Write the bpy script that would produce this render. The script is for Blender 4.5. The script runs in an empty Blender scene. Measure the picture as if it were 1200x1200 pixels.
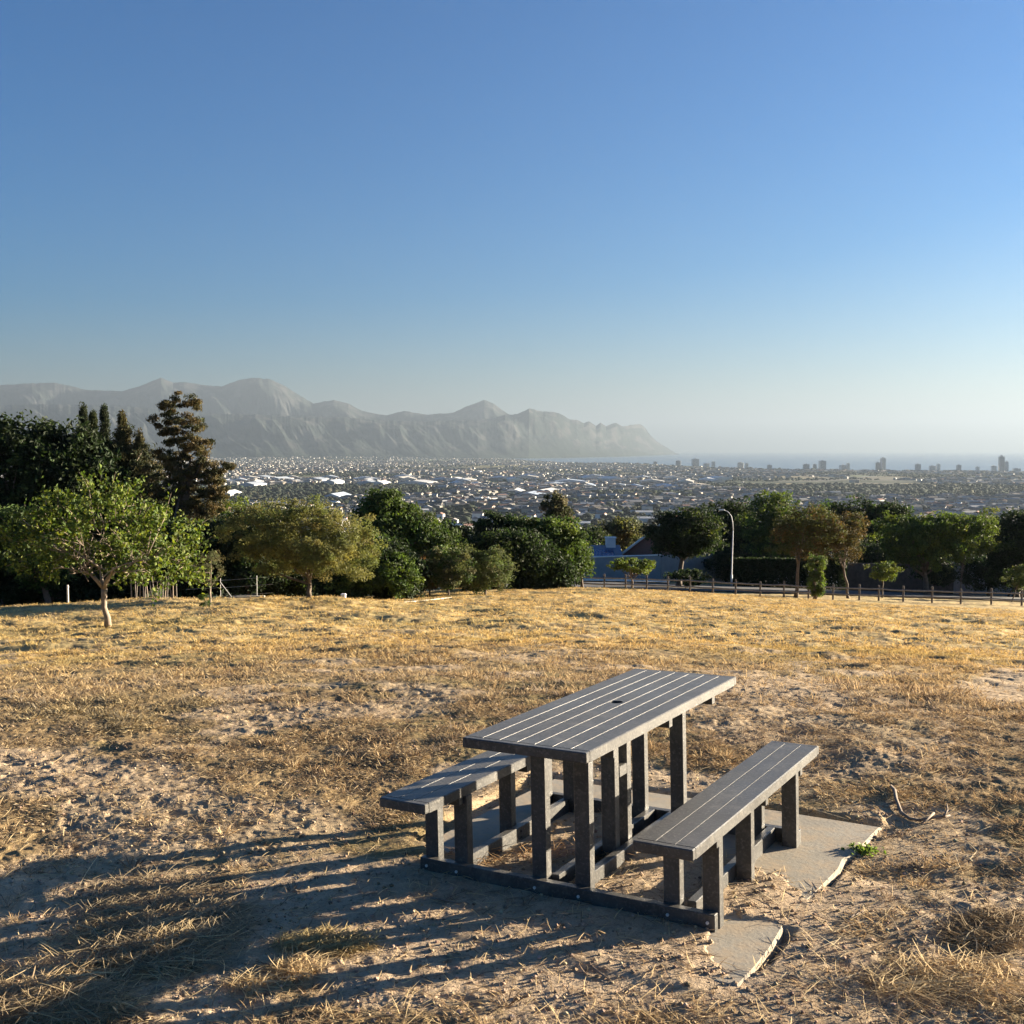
import bpy, math, random
import numpy as np
from mathutils import Vector, Matrix

# ------------------------------------------------------------------ camera, sky, sun, exposure
C = bpy.context.scene.collection
scene = bpy.context.scene
FPX, PITCH, EYE = 1288.8, 0.05658, 1.9926          # focal length in 1200-pixel units, tilt, eye height over the slab
cam_d = bpy.data.cameras.new("camera"); cam = bpy.data.objects.new("camera", cam_d); C.objects.link(cam)
cam.location = (0, 0, EYE); cam.rotation_euler = (math.pi/2-PITCH, 0, 0)
cam_d.sensor_width = 36; cam_d.lens = FPX/1200*36; cam_d.clip_start = 0.1; cam_d.clip_end = 120000
scene.camera = cam
SUN_EL, SUN_AZ = math.radians(9.2), math.radians(69.2)     # azimuth clockwise from the view direction
world = bpy.data.worlds.new("World"); scene.world = world; world.use_nodes = True
wn = world.node_tree; bg = wn.nodes["Background"]
sky = wn.nodes.new("ShaderNodeTexSky"); sky.sky_type = 'NISHITA'; sky.sun_disc = False
sky.sun_elevation = SUN_EL; sky.sun_rotation = SUN_AZ
sky.altitude = 50; sky.air_density = 1.0; sky.dust_density = 1.25; sky.ozone_density = 5.3
gam = wn.nodes.new("ShaderNodeGamma"); gam.inputs[1].default_value = 1.1
hv = wn.nodes.new("ShaderNodeHueSaturation"); hv.inputs['Value'].default_value = 0.42; hv.inputs['Saturation'].default_value = 1.30
wn.links.new(sky.outputs[0], gam.inputs[0]); wn.links.new(gam.outputs[0], hv.inputs['Color']); wn.links.new(hv.outputs[0], bg.inputs[0]); bg.inputs[1].default_value = 0.05
sd = bpy.data.lights.new("sun", 'SUN'); sd.energy = 5.0; sd.angle = math.radians(0.55); sd.color = (1.0, 0.85, 0.64)
sun = bpy.data.objects.new("sun", sd); C.objects.link(sun)
SUNV = Vector((math.sin(SUN_AZ)*math.cos(SUN_EL), math.cos(SUN_AZ)*math.cos(SUN_EL), math.sin(SUN_EL)))
sun.rotation_euler = SUNV.to_track_quat('Z', 'Y').to_euler(); sun.location = (60, 20, 40)
scene.view_settings.view_transform = 'Standard'; scene.view_settings.look = 'None'
scene.view_settings.exposure = 3.12; scene.view_settings.gamma = 1
scene.render.engine = 'CYCLES'
cy = scene.cycles
cy.use_denoising = True; cy.max_bounces = 6; cy.diffuse_bounces = 3; cy.glossy_bounces = 2
cy.transmission_bounces = 3; cy.volume_bounces = 1; cy.transparent_max_bounces = 8

# ------------------------------------------------------------------ helpers
rng = np.random.default_rng(7); random.seed(7)
CP, SP = math.cos(PITCH), math.sin(PITCH)
def ray(px, row):
    a, b = px-600, -(row-600)
    return np.array([a, FPX*CP+b*SP, -FPX*SP+b*CP])
def W(px, row, y):
    r = ray(px, row); t = y/r[1]
    return Vector((r[0]*t, y, EYE+r[2]*t))
def project(x, y, z):
    z = z-EYE; dep = y*CP-z*SP; up = y*SP+z*CP
    return 600+FPX*x/dep, 600-FPX*up/dep

def hash2(ix, iy, seed):
    h = (ix.astype(np.int64)*374761393+iy.astype(np.int64)*668265263+seed*144665) & 0x7fffffff
    h = ((h ^ (h >> 13))*1274126177) & 0x7fffffff
    h = ((h ^ (h >> 15))*2246822519) & 0x7fffffff
    return ((h ^ (h >> 16)) & 0xffffff)/float(0xffffff)
def vnoise(x, y, seed=0):
    x = np.asarray(x, float); y = np.asarray(y, float)
    ix = np.floor(x); iy = np.floor(y); fx = x-ix; fy = y-iy
    fx = fx*fx*fx*(fx*(fx*6-15)+10); fy = fy*fy*fy*(fy*(fy*6-15)+10)
    a = hash2(ix, iy, seed); b = hash2(ix+1, iy, seed); c = hash2(ix, iy+1, seed); d = hash2(ix+1, iy+1, seed)
    return (a*(1-fx)+b*fx)*(1-fy)+(c*(1-fx)+d*fx)*fy
def fbm(x, y, seed=0, o=4, g=0.5):
    s = 0; a = 1; t = 0
    ca, sa = math.cos(.6), math.sin(.6)
    for k in range(o):
        s = s+a*vnoise(x, y, seed+k*17); t += a; a *= g
        x, y = (x*ca-y*sa)*2.03+13.7, (x*sa+y*ca)*2.03+5.1
    return s/t
def smooth(a, b, x):
    t = np.clip((x-a)/(b-a), 0, 1); return t*t*(3-2*t)

def mesh_np(name, verts, faces, cols=None, smooth_shade=False):
    verts = np.asarray(verts, np.float32); faces = np.asarray(faces, np.int32)
    me = bpy.data.meshes.new(name); n, k = faces.shape
    me.vertices.add(len(verts)); me.vertices.foreach_set("co", verts.ravel())
    me.loops.add(n*k); me.loops.foreach_set("vertex_index", faces.ravel())
    me.polygons.add(n); me.polygons.foreach_set("loop_start", np.arange(0, n*k, k, dtype=np.int32))
    try: me.polygons.foreach_set("loop_total", np.full(n, k, np.int32))
    except Exception: pass
    me.polygons.foreach_set("use_smooth", np.full(n, smooth_shade))
    if cols is not None:
        at = me.color_attributes.new("tint", 'FLOAT_COLOR', 'POINT')
        c4 = np.ones((len(verts), 4), np.float32); c4[:, :3] = cols; at.data.foreach_set("color", c4.ravel())
    me.update(calc_edges=True); me.validate()
    return me
def link(name, me, mat=None, parent=None):
    o = bpy.data.objects.new(name, me); C.objects.link(o)
    if mat is not None:
        for m in (mat if isinstance(mat, (list, tuple)) else [mat]): me.materials.append(m)
    if parent is not None: o.parent = parent
    return o
def tag(o, label=None, cat=None, group=None, kind=None):
    if label: o["label"] = label
    if cat: o["category"] = cat
    if group: o["group"] = group
    if kind: o["kind"] = kind
    return o
def thing(name, label, cat, loc=(0, 0, 0), rz=0, group=None):
    o = bpy.data.objects.new(name, None); C.objects.link(o); o.location = loc; o.rotation_euler = (0, 0, rz)
    o.empty_display_size = 0.2
    return tag(o, label, cat, group)

class MB:
    """collects simple solids and makes ONE mesh of them"""
    def __init__(s): s.v = []; s.f = []; s.m = []
    def add(s, vs, fs, m=0):
        b = len(s.v); s.v += [tuple(v) for v in vs]; s.f += [tuple(i+b for i in f) for f in fs]; s.m += [m]*len(fs)
    def box(s, lo, hi, m=0, c=0.0):
        x0, y0, z0 = lo; x1, y1, z1 = hi
        if c <= 0:
            s.add([(x0,y0,z0),(x1,y0,z0),(x1,y1,z0),(x0,y1,z0),(x0,y0,z1),(x1,y0,z1),(x1,y1,z1),(x0,y1,z1)],
                  [(0,3,2,1),(4,5,6,7),(0,1,5,4),(1,2,6,5),(2,3,7,6),(3,0,4,7)], m); return
        # chamfered box
        V = []; idx = {}
        for sx in (0, 1):
            for sy in (0, 1):
                for sz in (0, 1):
                    X = (x0, x1)[sx]; Y = (y0, y1)[sy]; Z = (z0, z1)[sz]
                    dx = c*(1-2*sx); dy = c*(1-2*sy); dz = c*(1-2*sz)
                    for ax, p in (('x', (X, Y+dy, Z+dz)), ('y', (X+dx, Y, Z+dz)), ('z', (X+dx, Y+dy, Z))):
                        idx[(sx, sy, sz, ax)] = len(V); V.append(p)
        Fc = []
        g = lambda a, b, c_, ax: idx[(a, b, c_, ax)]
        Fc += [(g(0,0,0,'x'),g(0,0,1,'x'),g(0,1,1,'x'),g(0,1,0,'x')), (g(1,0,0,'x'),g(1,1,0,'x'),g(1,1,1,'x'),g(1,0,1,'x'))]
        Fc += [(g(0,0,0,'y'),g(1,0,0,'y'),g(1,0,1,'y'),g(0,0,1,'y')), (g(0,1,0,'y'),g(0,1,1,'y'),g(1,1,1,'y'),g(1,1,0,'y'))]
        Fc += [(g(0,0,0,'z'),g(0,1,0,'z'),g(1,1,0,'z'),g(1,0,0,'z')), (g(0,0,1,'z'),g(1,0,1,'z'),g(1,1,1,'z'),g(0,1,1,'z'))]
        for a in (0, 1):
            for b in (0, 1):
                Fc.append((g(a,b,0,'x'),g(a,b,1,'x'),g(a,b,1,'y'),g(a,b,0,'y')))
                Fc.append((g(a,0,b,'x'),g(a,1,b,'x'),g(a,1,b,'z'),g(a,0,b,'z')))
                Fc.append((g(0,a,b,'y'),g(1,a,b,'y'),g(1,a,b,'z'),g(0,a,b,'z')))
                for d in (0, 1): Fc.append((g(a,b,d,'x'),g(a,b,d,'y'),g(a,b,d,'z')))
        s.add(V, Fc, m)
    def tube(s, pts, rad, n=7, m=0):
        pts = [Vector(p) for p in pts]
        if not hasattr(rad, '__len__'): rad = [rad]*len(pts)
        V = []; Fc = []; up = Vector((0.3, 0.2, 1)).normalized()
        for i, p in enumerate(pts):
            t = (pts[min(i+1, len(pts)-1)]-pts[max(i-1, 0)])
            t = t.normalized() if t.length > 1e-9 else Vector((0, 0, 1))
            a = t.cross(up if abs(t.dot(up)) < .95 else Vector((1, 0, 0))).normalized(); b = t.cross(a)
            for k in range(n):
                w = 2*math.pi*k/n; V.append(p+(a*math.cos(w)+b*math.sin(w))*rad[i])
        for i in range(len(pts)-1):
            for k in range(n):
                k2 = (k+1) % n; Fc.append((i*n+k, i*n+k2, (i+1)*n+k2, (i+1)*n+k))
        Fc.append(tuple(range(n))[::-1]); Fc.append(tuple((len(pts)-1)*n+k for k in range(n)))
        s.add(V, Fc, m)
    def prism(s, poly, y0, y1, m=0):   # poly in (x,z), extruded along y
        n = len(poly)
        V = [(x, y0, z) for x, z in poly]+[(x, y1, z) for x, z in poly]
        s.add(V, [tuple(range(n)), tuple(range(2*n-1, n-1, -1))]+[(i, n+i, n+(i+1) % n, (i+1) % n) for i in range(n)], m)
    def build(s, name, mat, parent=None, smooth_shade=False, loc=None):
        me = bpy.data.meshes.new(name); me.from_pydata([tuple(v) for v in s.v], [], s.f)
        import bmesh
        bm = bmesh.new(); bm.from_mesh(me); bmesh.ops.recalc_face_normals(bm, faces=bm.faces); bm.to_mesh(me); bm.free()
        me.polygons.foreach_set("material_index", s.m)
        me.polygons.foreach_set("use_smooth", [smooth_shade]*len(s.f)); me.update()
        o = link(name, me, mat, parent)
        if loc is not None: o.location = loc
        return o

# ------------------------------------------------------------------ materials
def nt(name):
    m = bpy.data.materials.new(name); m.use_nodes = True; t = m.node_tree
    return m, t, t.nodes["Principled BSDF"], t.nodes["Material Output"]
def N(t, kind, **kw):
    n = t.nodes.new(kind)
    for k, v in kw.items():
        if k in n.inputs: n.inputs[k].default_value = v
        else: setattr(n, k, v)
    return n
def ramp(t, src, stops):
    r = t.nodes.new("ShaderNodeValToRGB"); e = r.color_ramp.elements
    while len(e) < len(stops): e.new(0.5)
    for q, (p, c) in zip(e, stops): q.position = p; q.color = (*c, 1)
    t.links.new(src, r.inputs[0]); return r.outputs[0]
def mixc(t, a, b, f, mode='MIX'):
    m = t.nodes.new("ShaderNodeMix"); m.data_type = 'RGBA'; m.blend_type = mode
    for s_, v in ((m.inputs[6], a), (m.inputs[7], b), (m.inputs[0], f)):
        if hasattr(v, 'links'): t.links.new(v, s_)
        elif isinstance(v, tuple): s_.default_value = (*v, 1)
        else: s_.default_value = v
    return m.outputs[2]
def noise(t, scale, detail=4, rough=.55, vec=None, dist=0.0):
    n = N(t, "ShaderNodeTexNoise", Scale=scale, Detail=detail, Roughness=rough, Distortion=dist)
    if vec is None:
        tc = t.nodes.new("ShaderNodeTexCoord"); vec = tc.outputs['Object']
    t.links.new(vec, n.inputs['Vector']); return n.outputs[0]
def bump(t, bsdf, h, strength, dist):
    b = N(t, "ShaderNodeBump", Strength=strength, Distance=dist); t.links.new(h, b.inputs['Height'])
    t.links.new(b.outputs[0], bsdf.inputs['Normal'])
def simple(name, col, rough=.8, var=.25, scale=6, bmp=0.0, metal=0.0, spec=.5, tint=False):
    m, t, p, o = nt(name)
    n = noise(t, scale, 5)
    lo = tuple(c*(1-var) for c in col); hi = tuple(min(1, c*(1+var)) for c in col)
    c = ramp(t, n, [(.3, lo), (.7, hi)])
    if tint:
        a = N(t, "ShaderNodeAttribute", attribute_name="tint"); c = mixc(t, c, a.outputs[0], 1.0, 'MULTIPLY')
    t.links.new(c, p.inputs['Base Color'])
    p.inputs['Roughness'].default_value = rough; p.inputs['Metallic'].default_value = metal
    p.inputs['Specular IOR Level'].default_value = spec
    if bmp: bump(t, p, noise(t, scale*3, 4), .6, bmp)
    return m
def leafmat(name, trans=.3, rough=.65, spec=.2):
    m, t, p, o = nt(name)
    a = N(t, "ShaderNodeAttribute", attribute_name="tint")
    t.links.new(a.outputs[0], p.inputs['Base Color']); p.inputs['Roughness'].default_value = rough
    p.inputs['Specular IOR Level'].default_value = spec
    tr = t.nodes.new("ShaderNodeBsdfTranslucent")
    hs = N(t, "ShaderNodeHueSaturation", Saturation=1.15, Value=1.5, Hue=.49); t.links.new(a.outputs[0], hs.inputs['Color'])
    t.links.new(hs.outputs[0], tr.inputs[0])
    mx = N(t, "ShaderNodeMixShader"); mx.inputs[0].default_value = trans
    t.links.new(p.outputs[0], mx.inputs[1]); t.links.new(tr.outputs[0], mx.inputs[2]); t.links.new(mx.outputs[0], o.inputs[0])
    return m
M = {}
M['leaf'] = leafmat('leaf'); M['needle'] = leafmat('needle', .15, .7, .2); M['grass'] = leafmat('dry_grass_blade', .25, .8, .15)
M['bark'] = simple('bark', (.10, .075, .055), .9, .35, 9, .01)
M['pale_bark'] = simple('pale_bark', (.21, .165, .125), .9, .3, 9, .01)
M['dead_wood'] = simple('dead_wood', (.20, .155, .115), .9, .3, 30, .002)
M['galv'] = simple('galvanised_steel', (.55, .55, .53), .6, .1, 4)
M['old_wood'] = simple('weathered_wood', (.12, .10, .085), .85, .35, 8, .004)
M['wall_blue'] = simple('blue_grey_render', (.24, .27, .285), .9, .12, 1.5, .01)
M['wall_white'] = simple('white_render', (.74, .73, .70), .85, .06, 1.5, .005)
M['wall_grey'] = simple('grey_render', (.24, .25, .25), .9, .15, 1.2, .005)
M['wall_brown'] = simple('brown_panel', (.07, .055, .05), .8, .3, 3, .005)
M['window'] = simple('window_glass', (.03, .04, .05), .12, .1, 1)
M['roof_blue'] = simple('blue_roof_sheet', (.10, .13, .19), .6, .1, 1)
M['concrete_pale'] = simple('pale_concrete', (.50, .46, .38), .9, .15, 5, .004)
M['black_metal'] = simple('dark_metal', (.05, .05, .05), .4, .1, 4)
M['far'] = simple('far_building', (.85, .85, .85), .8, .05, .05, 0, 0, .3, tint=True)
M['wood_far'] = simple('far_foliage', (1, 1, 1), .9, .25, .08, 0, 0, .1, tint=True)

def plastic():
    m, t, p, o = nt('recycled_plastic_timber')
    tc = t.nodes.new("ShaderNodeTexCoord"); v = tc.outputs['Object']
    n1 = noise(t, 9, 6, .6, v); n2 = noise(t, 70, 5, .65, v); n3 = noise(t, 3.1, 3, .5, v); n4 = noise(t, 4.6, 7, .7, v, .8)
    c = ramp(t, n1, [(.3, (.034, .034, .034)), (.5, (.050, .050, .048)), (.72, (.078, .076, .070))])
    c = mixc(t, c, (.15, .14, .125), mth(t, n2, .52, .74))
    c = mixc(t, c, (.17, .155, .125), mth(t, n4, .56, .80))
    t.links.new(c, p.inputs['Base Color'])
    r = t.nodes.new("ShaderNodeMapRange"); t.links.new(n3, r.inputs[0]); r.inputs[3].default_value = .30; r.inputs[4].default_value = .52
    t.links.new(r.outputs[0], p.inputs['Roughness'])
    p.inputs['Sheen Weight'].default_value = .03; p.inputs['Sheen Roughness'].default_value = .45; p.inputs['Sheen Tint'].default_value = (1, .93, .80, 1)
    bump(t, p, n2, .5, .003); return m
def mth(t, s, a, b):
    r = t.nodes.new("ShaderNodeMapRange"); t.links.new(s, r.inputs[0]); r.inputs[1].default_value = a; r.inputs[2].default_value = b
    return r.outputs[0]
M['plastic'] = plastic()
def concrete():
    m, t, p, o = nt('concrete_slab')
    n1 = noise(t, 2.2, 6, .6); n2 = noise(t, 45, 5, .6); n3 = noise(t, 8, 5, .6)
    c = ramp(t, n1, [(.3, (.24, .21, .165)), (.5, (.31, .275, .215)), (.7, (.37, .33, .26))])
    c = mixc(t, c, (.38, .30, .205), mth(t, n3, .44, .62))
    c = mixc(t, c, (.13, .12, .11), mth(t, n2, .62, .8))
    t.links.new(c, p.inputs['Base Color']); p.inputs['Roughness'].default_value = .92
    bump(t, p, n2, .5, .003); return m
M['concrete'] = concrete()
def soil():
    m, t, p, o = nt('ground_soil')
    a = N(t, "ShaderNodeAttribute", attribute_name="tint")
    n1 = noise(t, 30, 6, .65); n2 = noise(t, 7, 5, .6); n3 = noise(t, 160, 3, .6); n4 = noise(t, .02, 5, .6)
    c = mixc(t, a.outputs[0], (.55, .55, .55), mth(t, n1, .50, .75), 'MULTIPLY')
    f = ramp(t, n2, [(.3, (.80, .80, .80)), (.7, (1.18, 1.16, 1.12))])
    c = mixc(t, c, f, 1.0, 'MULTIPLY')
    g = ramp(t, n3, [(.3, (.8, .8, .8)), (.7, (1.2, 1.2, 1.2))]); c = mixc(t, c, g, 1.0, 'MULTIPLY')
    h = ramp(t, n4, [(.35, (.8, .82, .8)), (.65, (1.2, 1.16, 1.1))]); c = mixc(t, c, h, 1.0, 'MULTIPLY')
    t.links.new(c, p.inputs['Base Color']); p.inputs['Roughness'].default_value = 1; p.inputs['Specular IOR Level'].default_value = .1
    ad = N(t, "ShaderNodeMath", operation='ADD'); t.links.new(n1, ad.inputs[0])
    ml = N(t, "ShaderNodeMath", operation='MULTIPLY'); t.links.new(n3, ml.inputs[0]); ml.inputs[1].default_value = .35; t.links.new(ml.outputs[0], ad.inputs[1])
    bump(t, p, ad.outputs[0], .7, .012); return m
M['soil'] = soil()
def water():
    m, t, p, o = nt('sea_water')
    n = noise(t, .004, 6, .6)
    t.links.new(ramp(t, n, [(.3, (.07, .12, .16)), (.7, (.11, .16, .20))]), p.inputs['Base Color'])
    p.inputs['Roughness'].default_value = .35; bump(t, p, noise(t, .02, 4), .3, 2.0); return m
M['water'] = water()
def rock():
    m, t, p, o = nt('mountain_rock')
    a = N(t, "ShaderNodeAttribute", attribute_name="tint")
    n = noise(t, .004, 8, .65)
    c = mixc(t, a.outputs[0], ramp(t, n, [(.3, (.6, .6, .6)), (.7, (1.35, 1.3, 1.25))]), 1.0, 'MULTIPLY')
    t.links.new(c, p.inputs['Base Color']); p.inputs['Roughness'].default_value = 1; p.inputs['Specular IOR Level'].default_value = 0
    bump(t, p, n, .35, 50); return m
M['rock'] = rock()
def asphalt():
    return simple('asphalt', (.04, .04, .042), .9, .2, 3, .004)
M['asphalt'] = asphalt(); M['rail_wood'] = simple('grey_rail_wood', (.20, .18, .16), .85, .3, 8, .004)
def brick():
    m, t, p, o = nt('red_brick')
    tc = t.nodes.new("ShaderNodeTexCoord"); mp = t.nodes.new("ShaderNodeMapping"); t.links.new(tc.outputs['Object'], mp.inputs[0])
    mp.inputs['Rotation'].default_value = (math.pi/2, 0, 0)
    b = N(t, "ShaderNodeTexBrick", Scale=1.0, **{'Brick Width': .24, 'Row Height': .085, 'Mortar Size': .01}); t.links.new(mp.outputs[0], b.inputs['Vector'])
    b.inputs['Color1'].default_value = (.30, .10, .065, 1); b.inputs['Color2'].default_value = (.24, .075, .05, 1); b.inputs['Mortar'].default_value = (.28, .22, .18, 1)
    t.links.new(b.outputs[0], p.inputs['Base Color']); p.inputs['Roughness'].default_value = .9; return m
M['brick'] = brick()
def solar():
    m, t, p, o = nt('solar_panel')
    tc = t.nodes.new("ShaderNodeTexCoord")
    b = N(t, "ShaderNodeTexBrick", Scale=1.0, **{'Brick Width': .5, 'Row Height': .5, 'Mortar Size': .012}); b.offset = 0
    t.links.new(tc.outputs['Object'], b.inputs['Vector'])
    b.inputs['Color1'].default_value = (.012, .035, .12, 1); b.inputs['Color2'].default_value = (.015, .04, .14, 1); b.inputs['Mortar'].default_value = (.2, .22, .26, 1)
    t.links.new(b.outputs[0], p.inputs['Base Color']); p.inputs['Roughness'].default_value = .15; return m
M['solar'] = solar()

# ------------------------------------------------------------------ terrain
RT = Matrix(((0.858946, 0.511659, -0.020420), (-0.511370, 0.859175, 0.017856), (0.026681, -0.004895, 0.999632)))
TX, TY = -0.4311, 5.0975                    # picnic table frame: local x across (to the right), y along, z up
SEA = -93.0
KD   = [0, 10, 15, 20, 26, 34, 37, 40, 50, 58, 62, 66, 80, 90, 100, 200, 400, 700, 1000, 2400, 5000, 45000]
KL   = [0, -.20, -.75, -1.4, -2.1, -2.62, -2.90, -3.5, -4.9, -6.1, -6.7, -7.3, -9.2, -10.6, -12, -26, -49, -68, -79, -87, -90.5, -91]
KC   = [0, -.20, -.75, -1.45, -2.15, -2.95, -3.25, -3.55, -4.45, -5.30, -5.9, -6.5, -7.5, -8.5, -9.8, -25, -49, -68, -79, -87, -90.5, -91]
KR   = [0, -.20, -.75, -1.45, -2.15, -3.00, -3.3, -3.65, -4.85, -5.80, -6.2, -6.55, -7.9, -9.0, -10.2, -26, -49, -68, -79, -87, -90.5, -91]
def coast(a):
    return np.interp(a, [560, 592, 620, 660, 720, 800, 850, 900, 1000, 1200, 1500, 2200], [45000, 11500, 9300, 7900, 7600, 6500, 5700, 5350, 5200, 4950, 4600, 4200])
def tz(x, y):
    x = np.asarray(x, float); y = np.asarray(y, float)
    d = np.hypot(x, y)
    a = np.where(y > 1e-3, 600+FPX*x/np.maximum(y, 1e-3), np.where(x < 0, 0, 1200)); a = np.clip(a, -1500, 2500)
    zl, zc, zr = (np.interp(d, KD, k) for k in (KL, KC, KR))
    w1 = smooth(340, 600, a); w2 = smooth(650, 1050, a)
    z = (zl*(1-w1)+zc*w1)*(1-w2)+zr*w2
    z = np.where(y < 0, np.minimum(z, 0)*.2, z)
    P = .0204*(x-TX)-.0179*(y-TY)
    w = smooth(12, 7, d); z = P*w+z*(1-w)
    dc = coast(a); over = np.where(y > 0, np.clip(d-dc, 0, 3000), 0)
    z = z-over*.02
    roll = (fbm(x/260, y/260, 31, 3)-.5)*10*smooth(150, 600, d)*smooth(-50, 50, dc-d-200)
    return z+roll
def bare_mask(x, y, z):
    """1 where bare sand shows (real patches on the ground)"""
    px, row = project(x, np.maximum(y, .5), z)
    wob = fbm(x*1.4, y*1.4, 5, 4)-.5; wob2 = fbm(x*6, y*6, 9, 3)-.5
    m = np.zeros_like(x)
    for cx, cr, rx, rr, k in [(620, 1120, 400, 92, 1), (780, 1055, 260, 85, 1), (110, 1075, 160, 48, .95), (420, 1050, 170, 42, 1), (30, 903, 115, 26, .8), (290, 965, 160, 22, .6),
                              (890, 830, 95, 48, .75), (1000, 880, 150, 60, .5), (1170, 1100, 110, 70, .9), (1010, 1160, 130, 70, .55), (960, 1040, 160, 90, .55),
                              (640, 770, 80, 10, .5), (700, 960, 210, 60, .9), (1180, 800, 60, 22, .8), (250, 1170, 120, 30, .9)]:
        r = np.hypot((px-cx)/rx, (row-cr)/rr)
        m = np.maximum(m, k*smooth(1.25, .75, r+wob*1.1+wob2*.5))
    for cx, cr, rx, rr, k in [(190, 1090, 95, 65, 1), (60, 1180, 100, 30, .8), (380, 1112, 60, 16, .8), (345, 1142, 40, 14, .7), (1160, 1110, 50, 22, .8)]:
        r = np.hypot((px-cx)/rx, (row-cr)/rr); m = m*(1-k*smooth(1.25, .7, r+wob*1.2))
    m = np.maximum(m, smooth(.60, .70, fbm(x*.9+7, y*.9, 77, 4))*.75*smooth(30, 8, np.hypot(x, y)))
    return m
def to_local(x, y):
    dx, dy = x-TX, y-TY
    return dx*.8593-dy*.5115, dx*.5115+dy*.8593
def near_relief(x, y, d, bare):
    h = (fbm(x*1.6, y*1.6, 3, 3)-.5)*.06*smooth(2, 5, d)
    h += (fbm(x*6, y*6, 4, 4, .6)-.5)*.040*(1-.35*bare)
    h += (fbm(x*26, y*26, 6, 3, .6)-.5)*.014*smooth(24, 10, d)*(1-.3*bare)
    # hoof marks and hollows in the sand
    q = fbm(x*9, y*13, 21, 2); h -= smooth(.62, .8, q)*.016*bare
    h += (fbm(x*.35, y*.35, 8, 3)-.5)*.30*smooth(12, 26, d)*smooth(70, 45, d)
    h += (fbm(x*.9, y*1.8, 12, 4)-.5)*.19*smooth(9, 18, d)*smooth(66, 50, d)
    # keep the surroundings of the picnic table on the slab's plane
    v, u = to_local(x, y)
    rect = np.maximum(np.maximum(-.35-v, v-1.75), np.maximum(-.5-u, u-1.7))
    k = smooth(.0, .75, rect); h = h*(.16+.84*k)
    fine = (fbm(x*7+3, y*7, 91, 4, .6)-.5)
    cover = (.012+fine*.016)*(1-.75*smooth(1.48, 1.66, v))-.004*smooth(1.55, 1.7, v)
    # where the concrete shows the soil lies lower than the slab
    far_right = smooth(.0, .16, np.minimum(u-(.62+(1.72-v)*.38)+fine*.5, v-.86+.0*u))
    left = smooth(.0, .1, np.minimum(.26-v, u-.28)+fine*.25)
    corner = smooth(.0, .1, np.minimum(np.minimum(v-1.46, .22-u), u+.26+(1.72-v)*.25)+fine*.3)
    far_strip = smooth(.0, .1, u-1.17+fine*.2)
    show = np.clip(np.maximum.reduce([far_right, left, corner, far_strip]), 0, 1)
    show = show*smooth(1.75, 1.70, v)
    side = smooth(1.70, 1.78, v)*(smooth(.15, .0, u)*smooth(-.35, -.2, u)*.1+smooth(.75, 1.0, u))        # soil along the slab's right edge is lower
    inside = smooth(.06, -.02, rect)
    h = h+inside*(cover*(1-show)-.05*show)-side*.020*smooth(1.0, .0, rect)
    return h
def build_ground():
    r1 = np.geomspace(3.0, 62, 900); r2 = np.geomspace(62.8, 45000, 260)
    r0 = np.array([.01, .6, 1.2, 1.8, 2.3, 2.7])
    R = np.concatenate([r0, r1, r2]); nin = 960
    az = np.concatenate([np.linspace(-.595, .595, nin), np.linspace(.61, 2*math.pi-.61, 90)])
    A, D = np.meshgrid(az, R)
    X = D*np.sin(A); Y = D*np.cos(A); Z = tz(X, Y)
    bare = bare_mask(X, Y, Z)
    near = D < 72
    Z = Z+np.where(near, near_relief(X, Y, D, bare), 0)*smooth(2.2, 3.2, D)
    # colours: sand, thatch, far plain
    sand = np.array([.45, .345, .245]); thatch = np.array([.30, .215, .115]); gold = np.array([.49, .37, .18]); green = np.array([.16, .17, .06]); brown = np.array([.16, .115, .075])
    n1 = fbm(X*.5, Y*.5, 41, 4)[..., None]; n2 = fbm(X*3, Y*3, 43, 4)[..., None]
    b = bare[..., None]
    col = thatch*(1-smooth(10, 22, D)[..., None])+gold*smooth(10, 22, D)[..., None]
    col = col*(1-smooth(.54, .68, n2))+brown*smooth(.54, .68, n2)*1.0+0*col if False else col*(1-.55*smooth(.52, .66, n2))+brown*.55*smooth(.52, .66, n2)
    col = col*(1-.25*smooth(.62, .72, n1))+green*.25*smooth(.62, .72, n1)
    col = col*(1-b)+sand*b
    # plain and suburbs, tree-covered slope, built-up ground
    dk = np.array([.040, .052, .028]); town = np.array([.13, .125, .105]); field = np.array([.26, .21, .11]); gfield = np.array([.13, .16, .06])
    f = D[..., None]; n3 = fbm(X/300, Y/300, 51, 5)[..., None]; n4 = fbm(X/700, Y/110, 53, 4)[..., None]
    plain = dk*(1-smooth(.40, .60, n3))+town*smooth(.40, .60, n3)
    plain = plain*(1-smooth(.64, .70, n4))+field*smooth(.64, .70, n4)
    plain = plain*(1-smooth(.36, .30, n4))+gfield*smooth(.36, .30, n4)
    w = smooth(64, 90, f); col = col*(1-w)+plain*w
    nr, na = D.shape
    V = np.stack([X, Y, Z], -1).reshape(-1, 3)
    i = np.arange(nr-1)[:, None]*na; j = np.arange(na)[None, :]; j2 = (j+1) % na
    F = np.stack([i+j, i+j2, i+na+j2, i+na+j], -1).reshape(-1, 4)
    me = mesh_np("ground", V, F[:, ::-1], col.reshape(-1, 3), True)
    tag(link("ground", me, M['soil']), "dry grassy and sandy hilltop falling to a wide built-up plain", None, None, 'structure')
build_ground()
def ground_z(x, y):
    x = np.asarray(x, float); y = np.asarray(y, float); d = np.hypot(x, y)
    z = tz(x, y); b = bare_mask(x, y, z); return z+np.where(d < 72, near_relief(x, y, d, b), 0), b
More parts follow.
